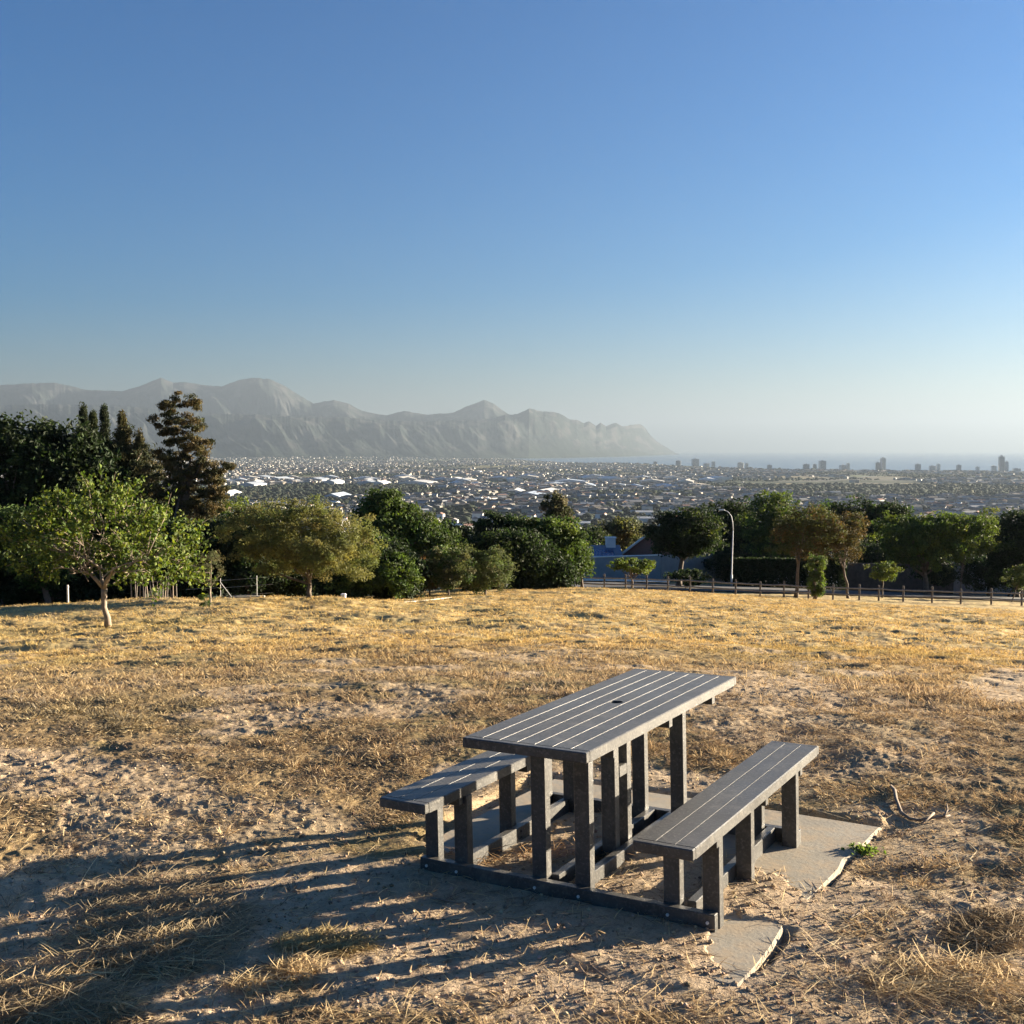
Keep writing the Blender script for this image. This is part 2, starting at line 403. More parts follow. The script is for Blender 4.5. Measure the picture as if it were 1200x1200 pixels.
def gz(x, y): return float(ground_z(np.array([x]), np.array([y]))[0][0])
def gp(px, y, up=0.0):
    x = (px-600)/FPX*y*1.0; x = (px-600)/FPX*(y*CP)
    return Vector((x, y, gz(x, y)+up))

# sea
sm = MB(); sm.add([(-1500, 3000, SEA), (44000, 3000, SEA), (44000, 44000, SEA), (-1500, 44000, SEA)], [(0, 1, 2, 3)])
tag(sm.build("sea", M['water']), "calm blue grey bay beyond the shore", None, None, 'structure')

# mountains -------------------------------------------------------
def range_mesh(name, label, crest, foot, crest_d, s0, s1, seed, step=1.2, rough=1.0):
    s = np.arange(s0, s1, step); t = np.concatenate([np.linspace(0, 1, 90), np.linspace(1.03, 1.7, 16)])
    S, T = np.meshgrid(s, t)
    row = np.interp(S, *zip(*crest)); D0 = np.interp(S, *zip(*foot)); D1 = np.interp(S, *zip(*crest_d))
    jag = (fbm(S/5, S*0, seed+5, 3)-.5)*1.6*rough
    hc = EYE+(527-row+jag)/FPX*D1-SEA                        # height over the sea
    spur = fbm(S/34+T*1.1, T*1.3+S/200, seed, 5, .5); spur2 = 1-np.abs(2*fbm(S/40+T*1.6, T*1.2, seed+9, 3, .5)-1)
    te = np.clip(T+((spur-.5)*.34+(spur2-.75)*.15)*np.sin(np.clip(T, 0, 1)*math.pi)*rough, 0, 1.7)
    up = np.interp(te, [0, .12, .30, .50, .66, .78, .9, 1.0, 1.2, 1.7], [0, .10, .26, .46, .74, .86, .93, 1.0, .8, .1])
    base = np.interp(T, [0, .12, .30, .50, .66, .78, .9, 1.0, 1.2, 1.7], [0, .10, .26, .46, .74, .86, .93, 1.0, .8, .1])
    k = smooth(.86, 1.0, T); hh = up*(1-k)+base*k
    D = D0+(D1-D0)*T
    Z = SEA-6+(hc+6)*hh
    X = (S-600)/FPX*D*CP; Y = D
    sl = np.array([.034, .042, .040]); rk = np.array([.062, .064, .064]); sc = np.array([.026, .034, .028])
    nn = fbm(S/9, T*9, seed+3, 4)[..., None]
    col = sl*(1-smooth(.5, .65, nn))+rk*smooth(.5, .65, nn); lowk = smooth(.40, .08, T)[..., None]; col = col*(1-lowk)+sc*lowk
    nr, na = S.shape; i = np.arange(nr-1)[:, None]*na; j = np.arange(na-1)[None, :]
    F = np.stack([i+j, i+j+1, i+na+j+1, i+na+j], -1).reshape(-1, 4)
    o = link(name, mesh_np(name, np.stack([X, Y, Z], -1).reshape(-1, 3), F, col.reshape(-1, 3), False), M['rock'])
    tag(o, label, None, None, 'structure')
crestA = [(-260, 462), (-100, 456), (0, 452), (30, 450), (65, 449), (82, 452), (100, 457), (145, 459), (165, 453), (190, 443), (204, 449), (217, 448), (240, 452), (262, 453), (280, 446), (297, 443),
          (318, 445), (335, 453), (352, 464), (368, 473), (392, 469), (408, 473), (425, 482), (452, 487), (474, 482), (500, 486), (530, 484), (548, 476), (567, 469), (578, 473), (590, 482), (606, 492), (640, 520), (660, 531)]
range_mesh("far_mountains", "hazy back range of mountains with a rounded summit", crestA, [(-260, 12500), (660, 13500)], [(-260, 15500), (300, 16000), (660, 15000)], -260, 662, 11, 1.3, .7)
crestB = [(-260, 474), (0, 475), (60, 474), (110, 475), (150, 477), (200, 481), (250, 485), (300, 486), (350, 488), (400, 489), (450, 493), (500, 494), (545, 492), (575, 491), (592, 486), (606, 485.5), (620, 479), (634, 482),
          (645, 483), (655, 484), (668, 492), (676, 492), (684, 496), (690, 494), (698, 499), (704, 495), (710, 500), (716, 497), (722, 496), (730, 500), (738, 498), (750, 497), (756, 502), (762, 510), (770, 517), (780, 524), (792, 530.5), (800, 533)]
range_mesh("near_mountains", "hazy front ridge with cliffs dropping into the bay", crestB, [(-260, 9800), (300, 10300), (560, 11200), (620, 11900), (680, 13100), (730, 15000), (765, 17700), (792, 21000), (800, 21800)], [(-260, 11800), (300, 12100), (560, 12900), (620, 13500), (680, 14600), (730, 16200), (765, 18700), (792, 21800), (800, 22600)], -260, 798, 23, 1.0, 1.0)

# ------------------------------------------------------------------ concrete slab and picnic table
tab_m = Matrix.Translation((TX, TY, 0)) @ RT.to_4x4()
def slab():
    s = MB(); n = 26
    r = random.Random(4)
    right = [(1.70, -.40), (1.71, -.22), (1.705, -.02), (1.695, .14), (1.685, .24), (1.69, .40), (1.70, .60), (1.71, .74), (1.72, .95), (1.712, 1.08), (1.735, 1.2), (1.75, 1.38), (1.755, 1.5), (1.765, 1.64)]
    pts = [(-.22, -.38), (.6, -.4)]
    for (x, y) in right: pts.append((x+r.uniform(-.006, .006), y))
    pts += [(1.2, 1.665), (.7, 1.67), (.2, 1.665), (-.19, 1.66), (-.215, 1.0), (-.22, .4)]
    k = len(pts); V = [(x, y, -.09) for x, y in pts]+[(x, y, -.008) for x, y in pts]
    cx, cy_ = .77, .6
    V += [(x+(cx-x)*.012, y+(cy_-y)*.012, 0.0) for x, y in pts]
    F = [tuple(range(k))[::-1], tuple(range(2*k, 3*k))]
    for i in range(k):
        j = (i+1) % k; F += [(i, j, k+j, k+i), (k+i, k+j, 2*k+j, 2*k+i)]
    s.add(V, F); o = s.build("concrete_slab", M['concrete']); o.matrix_world = tab_m
    tag(o, "cracked pale concrete slab under the picnic table, partly covered by sand", "slab")
slab()
def picnic():
    root = thing("picnic_table", "dark grey plastic-plank picnic table with two attached benches on a concrete slab", "picnic table")
    root.matrix_world = tab_m
    P = M['plastic']
    Wd = 1.4665
    def top(name, v0, v1, u0, u1, z1, th, boards, hole=None):
        s = MB(); cap = .035; g = .0014; dp = .0030
        z0 = z1-th; bw = (v1-v0)/boards; ch = .004
        prof = [(v0, z0), (v0, z1-ch), (v0+ch, z1)]
        for i in range(1, boards):
            v = v0+bw*i; prof += [(v-g, z1), (v-.0006, z1-dp), (v+.0006, z1-dp), (v+g, z1)]
        prof += [(v1-ch, z1), (v1, z1-ch), (v1, z0)]
        # strips instead of one n-gon, so that an umbrella hole can be cut
        n = len(prof)
        ucut = [u0+cap, u1-cap]
        V = []; Fc = []
        for u in ucut: V += [(x, u, z) for x, z in prof]
        for i in range(n-1): Fc.append((i, i+1, n+i+1, n+i))
        Fc.append((n-1, 0, n, 2*n-1))
        Fc.append(tuple(range(n))); Fc.append(tuple(range(2*n-1, n-1, -1)))
        s.add(V, Fc)
        s.box((v0, u0, z0+.0004), (v1, u0+cap-.0003, z1-.0004), 0, ch); s.box((v0, u1-cap+.0003, z0+.0004), (v1, u1, z1-.0004), 0, ch)
        o = s.build(name, P, root)
        return o
    t = top("tabletop", .733-.2975, .733+.2975, -.277, 1.510, .75, .045, 7)
    # umbrella hole in the top: a dark ring with a recessed plug
    import bmesh
    cut = MB(); cut.tube([(.727, .648, .68), (.727, .648, .80)], .031, 24); co = cut.build("hole_cutter", P)
    co.matrix_world = tab_m
    bpy.context.view_layer.update()
    md = t.modifiers.new("hole", 'BOOLEAN'); md.object = co; md.solver = 'EXACT'
    dg = bpy.context.evaluated_depsgraph_get(); ne = bpy.data.meshes.new_from_object(t.evaluated_get(dg))
    t.modifiers.clear(); t.data = ne; bpy.data.objects.remove(co)
    top("bench_seat", 1.4813-.2503, 1.4813, -.284, 1.479, .43, .045, 3)
    top("bench_seat", -.0148, -.0148+.2503, -.284, 1.479, .43, .045, 3)
    def leg(v0, u0, z1, w=.073, d=.050, z0=-.02, lab=None):
        s = MB(); s.box((v0, u0, z0), (v0+w, u0+d, z1), 0, .003); s.build("leg", P, root)
    zb, zt_ = .382, .702
    for u in (.042, 1.120):
        for v, z in ((.0, zb), (.166, zb), (.584, zt_), (.802, zt_), (1.218, zb), (1.3915, zb)): leg(v, u, z)
    leg(.085, .575, zb); leg(1.346, .575, zb)
    leg(.695, .525, zt_); leg(.695, .665, zt_)
    # beams on the ground: two crossing, four along
    def part(name, lo, hi, c=.003):
        s = MB(); s.box(lo, hi, 0, c); return s.build(name, P, root)
    part("ground_beam", (-.004, 0, -.03), (Wd-.008, .040, .070)); part("ground_beam", (-.004, 1.172, -.03), (Wd-.004, 1.212, .070))
    for v in (.160, .6515, .7715, 1.302):
        part("ground_beam", (v, .094, -.03), (v+.041, 1.168, .072))
    # cross bearers under the tops
    for u in (-.002, .580 if False else .605, 1.172):
        part("cross_bearer", (.733-.285, u, .660), (.733+.285, u+.042, .7045))
    for u in (-.002, 1.172):
        for v0, v1 in ((-.006, .226), (1.240, 1.472)):
            part("cross_bearer", (v0, u, .345), (v1, u+.040, .3845)); 
    for v0, v1 in ((-.006, .226), (1.240, 1.472)): part("cross_bearer", (v0, .627, .345), (v1, .667, .3845))
    part("umbrella_bracket", (.694, .577, .400), (.770, .663, .452))
    # bolts
    def bolts(pts, axis):
        for (v, u, z) in pts:
            s = MB()
            e = (0, -.005, 0) if axis == 'u' else (.005, 0, 0)
            s.tube([(v, u, z), (v+e[0], u+e[1], z+e[2])], .007, 8); s.build("bolt", M['black_metal'] if axis == 'v' else M['galv'], root)
    bolts([(.035, 0, .035), (.203, 0, .035), (.62, 0, .035), (.838, 0, .035), (1.254, 0, .035), (1.428, 0, .035)], 'u')
    bolts([(.201, .60, .048), (.201, .60, .018), (.8125, .55, .048), (.8125, .69, .03), (1.343, .60, .03)], 'v')
picnic()

# ------------------------------------------------------------------ leaves, trunks, trees
def rvec(n):
    v = rng.normal(size=(n, 3)); return v/np.linalg.norm(v, axis=1)[:, None]
def leaf_quads(c, size, out=None, droop=0.0, aspect=.5, up_bias=.3, outw=.6):
    """diamond leaves at the points c; returns verts (4n,3)"""
    n = len(c); nrm = rvec(n)*1.0
    if out is not None: nrm = nrm+out*outw
    nrm[:, 2] += up_bias; nrm /= np.linalg.norm(nrm, axis=1)[:, None]+1e-9
    a = rvec(n); a[:, 2] -= droop; a -= nrm*np.sum(a*nrm, 1)[:, None]; a /= np.linalg.norm(a, axis=1)[:, None]+1e-9
    b = np.cross(nrm, a); sz = size*rng.uniform(.6, 1.35, n)[:, None]
    bend = nrm*sz*.12
    p0 = c-a*sz*.5; p1 = c+b*sz*aspect*.5+bend; p2 = c+a*sz*.5; p3 = c-b*sz*aspect*.5+bend
    return np.stack([p0, p1, p2, p3], 1).reshape(-1, 3)
def tints(n, base, var=.25, alt=None, frac=.15):
    c = np.tile(np.array(base), (n, 1)); 
    if alt is not None:
        k = rng.random(n) < frac; c[k] = np.array(alt)
    c = c*rng.uniform(1-var, 1+var, (n, 1))*rng.uniform(.92, 1.08, (n, 3))
    return c
def clump_points(blobs, n_clumps, seed=0, shell=.55):
    """clump centres spread through ellipsoids (x,y,z,rx,ry,rz), more of them near the skin"""
    vol = np.array([b[3]*b[4]*b[5] for b in blobs])**.7; vol /= vol.sum()
    k = rng.choice(len(blobs), n_clumps, p=vol); B = np.array(blobs)[k]
    d = rvec(n_clumps); r = (shell+(1-shell)*rng.random(n_clumps)**.6)
    lump = .70+.60*fbm(d[:, 0]*2.3+k*7, d[:, 1]*2.3+d[:, 2]*2, 61+seed, 2)
    p = B[:, :3]+d*B[:, 3:]*(r*lump)[:, None]
    return p, d
def crown_mesh(name, blobs, n_clumps, per, cr, leaf, base, alt=None, frac=.15, shell=.5, flat=.7, aspect=.5, up_bias=.35, seed=0, var=.28, droop=.2, clumpvar=.22, outw=.6):
    P, D = clump_points(blobs, n_clumps, seed, shell)
    rad = cr*rng.uniform(.55, 1.3, n_clumps)
    idx = np.repeat(np.arange(n_clumps), per); n = len(idx)
    off = rvec(n)*(rng.random(n)**.45)[:, None]; off[:, 2] *= flat
    pts = P[idx]+off*rad[idx][:, None]
    out = off+D[idx]*.4
    V = leaf_quads(pts, leaf, out, droop, aspect, up_bias, outw)
    cc = tints(n_clumps, base, clumpvar, alt, frac)[idx]*rng.uniform(1-var, 1+var, (n, 1))
    return V, np.repeat(cc, 4, 0), P
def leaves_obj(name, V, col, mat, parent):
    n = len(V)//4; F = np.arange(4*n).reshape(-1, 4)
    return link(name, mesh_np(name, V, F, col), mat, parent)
def limbs(base, top_fork, P, r0, n_limb, mb, fork_h, wig=.12):
    """a trunk from base to the fork, then limbs that reach into the crown"""
    base = Vector(base); fork = Vector(top_fork)
    k = 5; pts = []; L = (fork-base).length
    for i in range(k+1):
        t = i/k; p = base.lerp(fork, t)
        if 0 < i < k: p += Vector((random.uniform(-1, 1), random.uniform(-1, 1), 0))*L*.03
        pts.append(p)
    rr = [r0*(1.35 if i == 0 else 1-.35*i/k) for i in range(k+1)]
    mb.tube(pts, rr, 9)
    idx = rng.choice(len(P), min(n_limb, len(P)), replace=False)
    for q, i in enumerate(idx):
        tgt = Vector(P[i]); st = fork if q % 3 else pts[-2]
        mid = st.lerp(tgt, .45)+Vector((random.uniform(-1, 1), random.uniform(-1, 1), random.uniform(-.2, 1)))*(tgt-st).length*wig
        r1 = r0*(.55 if q < 5 else .3)
        m2 = mid.lerp(tgt, .5)+Vector((random.uniform(-1, 1), random.uniform(-1, 1), random.uniform(-1, 1)))*(tgt-st).length*wig*.5
        mb.tube([st, st.lerp(mid, .5)+Vector((0, 0, -.03*L)), mid, m2, tgt], [r1, r1*.85, r1*.6, r1*.38, r1*.15], 6)
G_DARK = (.020, .032, .012); G_MID = (.042, .066, .019); G_BRIGHT = (.085, .125, .028); G_OLIVE = (.095, .105, .045); G_BRN = (.13, .085, .038)  # leaf colours; the brighter green goes to clumps picked at random
def tree(name, label, y, base_px, blobs_px, n_clumps, per, cr, leaf, col, alt=None, frac=.2, trunk_r=.12, fork=.35, n_limb=10, group=None,
         depth=.8, mat='leaf', bark='bark', cat="tree", **kw):
    """blobs_px: list of (px0,px1,row_top,row_bottom[,dy]) boxes of foliage at the tree's own distance y"""
    b0 = gp(base_px, y, -.05)
    root = thing(name, label, cat, b0, 0, group)
    m = y*CP/FPX; blobs = []
    for bx in blobs_px:
        x0, x1, r0, r1 = bx[:4]; dy = bx[4] if len(bx) > 4 else 0
        c = W((x0+x1)/2, (r0+r1)/2, y+dy)-b0
        rx = (x1-x0)/2*m*1.12; rz = (r1-r0)/2*m*1.10
        blobs.append((c.x, c.y, c.z, rx, max(rx*depth, rz*.6), rz))
    V, cc, P = crown_mesh(name, blobs, n_clumps, per, cr, leaf, col, alt, frac, **kw)
    leaves_obj("crown", V, cc, M[mat], root)
    big = max(blobs, key=lambda b: b[3]*b[5]); 
    top = max(b[2]+b[5] for b in blobs)
    mb = MB(); fk = (big[0]*.25, big[1]*.3, top*fork)
    limbs((0, 0, 0), fk, P, trunk_r, n_limb, mb, fork)
    mb.build("trunk", M[bark], root, True)
    return root, b0

# -- trees standing on the field
def mulberry():
    y = 26.0; b0 = gp(122, y, -.04)
    root = thing("mulberry_tree", "broad-leaved young tree with a pale forked trunk standing alone on the dry grass at left", "tree", b0)
    m = y*CP/FPX
    L = lambda px, row, dy=0: (W(px, row, y+dy)-b0)
    mb = MB()
    fork = L(122, 690)
    mb.tube([Vector((0, 0, 0)), Vector((.0, 0, .25)), L(122, 712), L(122, 697), fork], [.095, .074, .066, .066, .074], 10)
    ends = []
    def br(p0, p1, r0, lev):
        d = (p1-p0).length; mid = p0.lerp(p1, .5)+Vector((random.uniform(-1, 1), random.uniform(-1, 1), random.uniform(-.3, .8)))*d*.09
        mb.tube([p0, mid, p1], [r0, r0*.8, r0*.62], 7)
        if lev == 0: ends.append(p1); return
        for k in range(3 if lev > 1 else 4):
            dirn = (p1-p0).normalized()+Vector((random.uniform(-1, 1), random.uniform(-1, 1), random.uniform(-.55, .75)))*.95
            br(p1, p1+dirn.normalized()*d*random.uniform(.55, .85), r0*.55, lev-1)
    for px, row, dy in ((110, 675, .2), (137, 668, -.25), (118, 668, .6), (130, 672, -.7), (105, 672, -.3)):
        br(fork, L(px, row, dy), .052, 3)
    blobs = [(*L(128, 622), 95*m, 1.6, 42*m), (*L(75, 625, .4), 62*m, 1.2, 34*m), (*L(172, 642, -.3), 55*m, 1.2, 42*m), (*L(125, 588, .1), 42*m, .9, 26*m), (*L(195, 655), 32*m, .8, 32*m), (*L(45, 640, .3), 42*m, .9, 30*m)]
    P, D = clump_points(blobs, 260, 3, .25)
    # shoots: leafy twigs that arch up and out of the clump
    tips = []; cols = []; tw = MB()
    for i in range(len(P)):
        p = Vector(P[i]); d = Vector(D[i])*1.0+Vector((0, 0, .55+.3*random.random())); d.normalize()
        ln = random.uniform(.25, .55)+(.25 if random.random() < .3 else 0); q = p+d*ln; q.z -= .06
        tw.tube([p, p.lerp(q, .5)+Vector((0, 0, .03)), q], [.008, .006, .003], 4)
        for k in range(36):
            t = random.random(); c = p.lerp(q, t)+Vector((random.gauss(0, 1), random.gauss(0, 1), random.gauss(0, 1)))*.08
            tips.append(c)
    near = sorted(range(len(P)), key=lambda i: random.random())[:60]
    for i in near:
        e = min(ends, key=lambda e_: (e_-Vector(P[i])).length); mb.tube([e, e.lerp(Vector(P[i]), .5), Vector(P[i])], [.014, .011, .007], 5)
    tips = np.array([tuple(t) for t in tips]); n = len(tips)
    V = leaf_quads(tips, .105, None, .5, .70, .35); cc = np.repeat(tints(n, (.058, .088, .018), .35, (.13, .16, .032), .35), 4, 0)
    mb.build("trunk", M['pale_bark'], root, True)
    tag(tw.build("twigs", M['pale_bark'], root), None, None, None, 'stuff')
    leaves_obj("crown", V, cc, M['leaf'], root)
mulberry()
tree("olive_tree", "round-crowned olive tree with pale leaning stems at the field edge", 34.5, 360, [(300, 432, 590, 668), (262, 350, 590, 655, .6), (372, 440, 612, 665), (330, 400, 588, 630), (345, 410, 630, 672, -.8), (288, 345, 625, 672, .3), (395, 438, 635, 680)],
     420, 120, .27, .085, (.115, .125, .042), (.17, .165, .055), .3, .085, .20, 9, aspect=.38, shell=.6, droop=0)
tree("spindly_olive_sapling", "thin crooked olive sapling with a small crown beside the wire fence", 31.5, 243, [(226, 266, 645, 682), (232, 256, 640, 665)], 46, 50, .14, .055, (.09, .10, .045), (.14, .13, .06), .3, .035, .45, 7, bark='pale_bark', aspect=.3)
tree("sucker_shoot", "low dark leafy sucker shoot at the foot of the thin sapling", 31.3, 239, [(231, 247, 697, 710)], 14, 24, .09, .06, G_MID, None, 0, .012, .4, 4, cat="shoot")

# -- the dark wood at left, its cypresses and the tall conifer
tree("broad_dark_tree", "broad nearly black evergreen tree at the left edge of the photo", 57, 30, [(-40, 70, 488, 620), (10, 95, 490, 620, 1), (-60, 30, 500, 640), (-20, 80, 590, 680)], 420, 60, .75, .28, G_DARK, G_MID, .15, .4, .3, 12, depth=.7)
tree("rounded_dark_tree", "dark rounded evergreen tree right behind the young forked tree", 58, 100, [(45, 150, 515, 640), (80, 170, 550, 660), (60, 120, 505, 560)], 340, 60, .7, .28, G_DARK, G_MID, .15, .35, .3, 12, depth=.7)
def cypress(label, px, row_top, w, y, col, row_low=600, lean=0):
    b0 = gp(px, y, -.1); root = thing("cypress_tree", label, "tree", b0, 0, "narrow cypresses rising from the dark wood"); m = y*CP/FPX
    top = W(px+lean, row_top, y)-b0; n = 190
    t = rng.random(n)**.9; h = (.12+.88*t)*top.z
    wd = w*m*.5*np.interp(t, [0, .3, .7, .9, 1], [1, 1, .75, .5, .08]); a = rng.uniform(0, 2*math.pi, n); r = wd*rng.uniform(.4, 1, n)
    P = np.stack([np.cos(a)*r+top.x*t, np.sin(a)*r, h], 1)
    per = 60; idx = np.repeat(np.arange(n), per); off = rvec(n*per)*(rng.random(n*per)**.5)[:, None]*np.array([.22, .22, .5]); pts = P[idx]+off
    V = leaf_quads(pts, .17, off*3, -1.5, .35, .1); cc = np.repeat(tints(n, col, .3)[idx]*rng.uniform(.75, 1.25, (n*per, 1)), 4, 0)
    leaves_obj("crown", V, cc, M['needle'], root)
    mb = MB(); mb.tube([(0, 0, 0), (top.x*.4, 0, top.z*.5), (top.x*.95, 0, top.z*.95)], [.2, .13, .03], 7); mb.build("trunk", M['bark'], root, True)
cypress("leftmost and pointed one of the narrow cypresses above the dark wood", 97, 480, 15, 60, (.030, .040, .016))
cypress("short cypress squeezed between two taller narrow cypresses", 109, 489, 12, 60.5, (.035, .045, .016))
cypress("dense column-like cypress with a blunt top next to the bushy brown one", 122, 481, 15, 60, (.024, .034, .014))
cypress("bushy brownish cypress with frayed sunlit tips left of the tall conifer", 143, 490, 30, 59, (.085, .075, .030))
cypress("low ragged cypress directly beside the tall conifer trunk", 163, 510, 22, 59, (.07, .065, .028))
tree("tall_conifer", "tall ragged conifer with reddish brown sunlit foliage and an open top", 52, 214,
     [(200, 228, 459, 478), (182, 214, 466, 486), (214, 234, 468, 488), (176, 206, 484, 502), (212, 241, 482, 506), (190, 228, 490, 514), (184, 208, 505, 522), (204, 238, 508, 528), (232, 252, 508, 522), (218, 248, 514, 532),
      (186, 222, 520, 548), (212, 242, 528, 552), (238, 269, 538, 556), (228, 258, 546, 566), (168, 206, 534, 566), (194, 236, 546, 580), (236, 266, 560, 580), (148, 190, 556, 588), (176, 226, 570, 606), (220, 264, 576, 604), (232, 268, 566, 584), (156, 206, 590, 628),
      (200, 258, 596, 640), (168, 222, 620, 664), (210, 260, 628, 668), (180, 250, 650, 700)],
     620, 75, .30, .17, (.100, .080, .032), (.045, .048, .018), .4, .26, .62, 26, mat='needle', aspect=.3, flat=.5, shell=.45, droop=-1.0, up_bias=.1, outw=1.2)
tree("ragged_conifer", "ragged dark conifer crown joining the cypresses to the tall conifer", 59, 135, [(86, 130, 508, 590), (120, 165, 512, 600), (150, 190, 520, 610), (138, 152, 500, 530)], 300, 60, .5, .22, (.03, .036, .015), (.07, .062, .025), .3, .2, .4, 8, mat='needle', aspect=.3, droop=-1.0)
tree("understorey_tree", "dark shrubby tree filling the space below the conifer", 54, 200, [(150, 262, 600, 690)], 200, 60, .6, .22, G_DARK, G_MID, .2, .15, .3, 8)
tree("left_field_edge_tree", "mid-green tree with hanging leaves at the far left field edge", 44, 55, [(-10, 60, 600, 672), (-30, 30, 590, 660), (30, 80, 640, 690)], 220, 55, .42, .17, G_MID, G_BRIGHT, .25, .15, .3, 8)
tree("thicket_tree", "black shaded thicket tree behind the two pale trunks", 50, 10, [(-40, 120, 630, 700), (60, 160, 640, 700)], 260, 55, .5, .2, G_DARK, None, 0, .14, .3, 8)

# -- middle belt of trees, left to right
BELT = "trees of the dark belt along the field edge"
tree("bright_hedge_tree", "yellow-green sunlit treetops between the conifer and the olive tree", 60, 285, [(255, 330, 588, 660), (245, 300, 600, 680)], 200, 55, .5, .18, (.10, .135, .028), G_MID, .3, .15, .3, 8)
tree("shaded_tree", "dark tree in shade left of and behind the olive tree", 46, 285, [(255, 345, 612, 695), (300, 380, 640, 700, 1)], 260, 55, .5, .19, G_DARK, G_MID, .15, .15, .3, 10)
tree("spreading_green_tree", "large spreading green tree with a knobbly top right of the olive tree", 50, 455, [(415, 500, 582, 660), (440, 520, 598, 680), (425, 480, 578, 630), (480, 545, 615, 680)], 420, 65, .5, .18, G_MID, G_BRIGHT, .28, .22, .3, 12, group=BELT)
tree("leafy_understorey_tree", "green leafy tree under the spreading tree beside the olive trunk", 43, 425, [(372, 450, 640, 696), (430, 490, 650, 696)], 260, 50, .36, .14, G_MID, G_BRIGHT, .3, .1, .3, 8)
tree("reddish_bush", "small bush with reddish brown leaves at the end of the pale kerb", 45, 503, [(487, 518, 655, 690)], 60, 45, .25, .12, (.14, .095, .04), (.10, .09, .04), .4, .04, .3, 6, cat="bush")
tree("olive_green_bush", "dull olive green bush by the kerb end in the middle", 44.5, 525, [(508, 540, 655, 692), (525, 552, 645, 680), (500, 525, 640, 675)], 130, 45, .26, .12, G_OLIVE, G_MID, .4, .04, .3, 6, cat="bush")
tree("pale_leaf_bush", "bush with long pale leaves below the flat-topped dark tree", 46, 568, [(540, 575, 650, 692), (560, 602, 640, 690), (530, 560, 640, 680)], 150, 40, .3, .15, (.075, .10, .035), G_OLIVE, .4, .05, .3, 6, cat="bush", aspect=.3)
tree("distant_ridge_tree", "dark bushy tree sloping down behind the spreading green tree", 62, 530, [(500, 560, 612, 690), (530, 580, 630, 690)], 220, 55, .6, .2, G_DARK, G_MID, .25, .18, .3, 8, group=BELT)
tree("flat_topped_tree", "dark flat-topped tree with layered branches in the middle of the belt", 56, 600, [(562, 612, 602, 640), (565, 625, 618, 672), (590, 640, 610, 660), (555, 600, 640, 690)], 380, 55, .45, .19, G_DARK, G_MID, .28, .2, .3, 10, flat=.4, group=BELT)
tree("layered_tree", "tree with sunlit right side below the tall cypress top", 55, 648, [(612, 680, 604, 660), (630, 692, 620, 680), (620, 668, 640, 695)], 380, 55, .45, .18, (.045, .07, .02), G_BRIGHT, .3, .2, .3, 10, flat=.5, group=BELT)
tree("small_round_tree", "small round dark tree standing before the blue-grey wall", 58, 683, [(662, 692, 633, 672), (650, 680, 640, 675)], 110, 50, .35, .16, G_MID, G_BRIGHT, .35, .09, .35, 7)
cy_t, cy_b = tree("feathery_top_tree", "upright feathery tree top with pale sunlit fronds above the belt", 63, 650, [(640, 662, 578, 612), (650, 668, 590, 620), (638, 660, 600, 640)], 130, 55, .42, .20, (.055, .065, .03), (.15, .13, .075), .35, .18, .5, 8, droop=.8)
tree("frangipani_tree", "small flat bright green tree with a forked trunk before the blue-grey wall", 63, 742, [(715, 768, 654, 670), (722, 745, 652, 668), (745, 767, 656, 672)], 95, 45, .26, .13, (.10, .135, .03), G_MID, .25, .075, .45, 10, flat=.5)
tree("shade_tree", "large dark umbrella-shaped shade tree beside the brick gable", 72, 797, [(764, 832, 602, 648), (782, 846, 596, 645), (772, 840, 610, 652)], 420, 55, .55, .21, G_DARK, (.06, .08, .02), .15, .20, .42, 14, depth=.9, group=BELT)
tree("garden_shrub", "small dark shrub under the umbrella-shaped tree", 70, 805, [(785, 830, 668, 684)], 60, 40, .3, .16, G_DARK, G_MID, .3, .05, .3, 5, cat="shrub")
tree("streetlight_backdrop_tree", "dark rounded tree directly behind the street lamp", 90, 862, [(822, 900, 592, 668), (840, 885, 588, 640), (830, 900, 630, 684)], 360, 55, .65, .24, G_DARK, G_MID, .2, .22, .3, 10, group=BELT)
tree("sunlit_crest_tree", "tall green tree with a sunlit crest right of the street lamp", 84, 905, [(872, 945, 580, 655), (888, 930, 576, 620), (876, 960, 610, 676), (930, 985, 590, 655, 1)], 380, 60, .6, .22, G_MID, G_BRIGHT, .3, .22, .3, 12, group=BELT)
tree("brown_leaved_tree", "sparse tree with rust-brown leaves left of the large dark tree", 61, 935, [(918, 960, 586, 626), (903, 936, 610, 650), (928, 968, 612, 662), (948, 992, 595, 636), (912, 948, 598, 640)], 210, 42, .42, .13, (.058, .064, .022), (.095, .070, .026), .35, .11, .42, 12, shell=.3)
tree("russet_tree", "sparse russet tree on a slim trunk behind the rail fence", 62, 997, [(975, 1016, 598, 638), (952, 990, 612, 656), (985, 1012, 625, 660)], 150, 42, .42, .13, (.072, .058, .024), (.05, .06, .022), .35, .08, .42, 10, shell=.3)
tree("ivy_covered_stump", "short trunk wrapped in ivy standing in front of the rail fence", 56, 957, [(948, 968, 650, 676), (947, 968, 670, 692), (950, 965, 684, 700)], 90, 45, .2, .12, (.06, .085, .025), G_BRIGHT, .3, .10, .7, 5, shell=.4, cat="tree stump")
tree("great_dark_tree", "wide dark tree with a long flat crest above the right side fence", 92, 1025, [(970, 1050, 588, 650), (1010, 1072, 584, 640), (1000, 1080, 600, 670), (945, 1010, 588, 640)], 420, 55, .75, .27, G_DARK, G_MID, .22, .28, .3, 12, group=BELT)
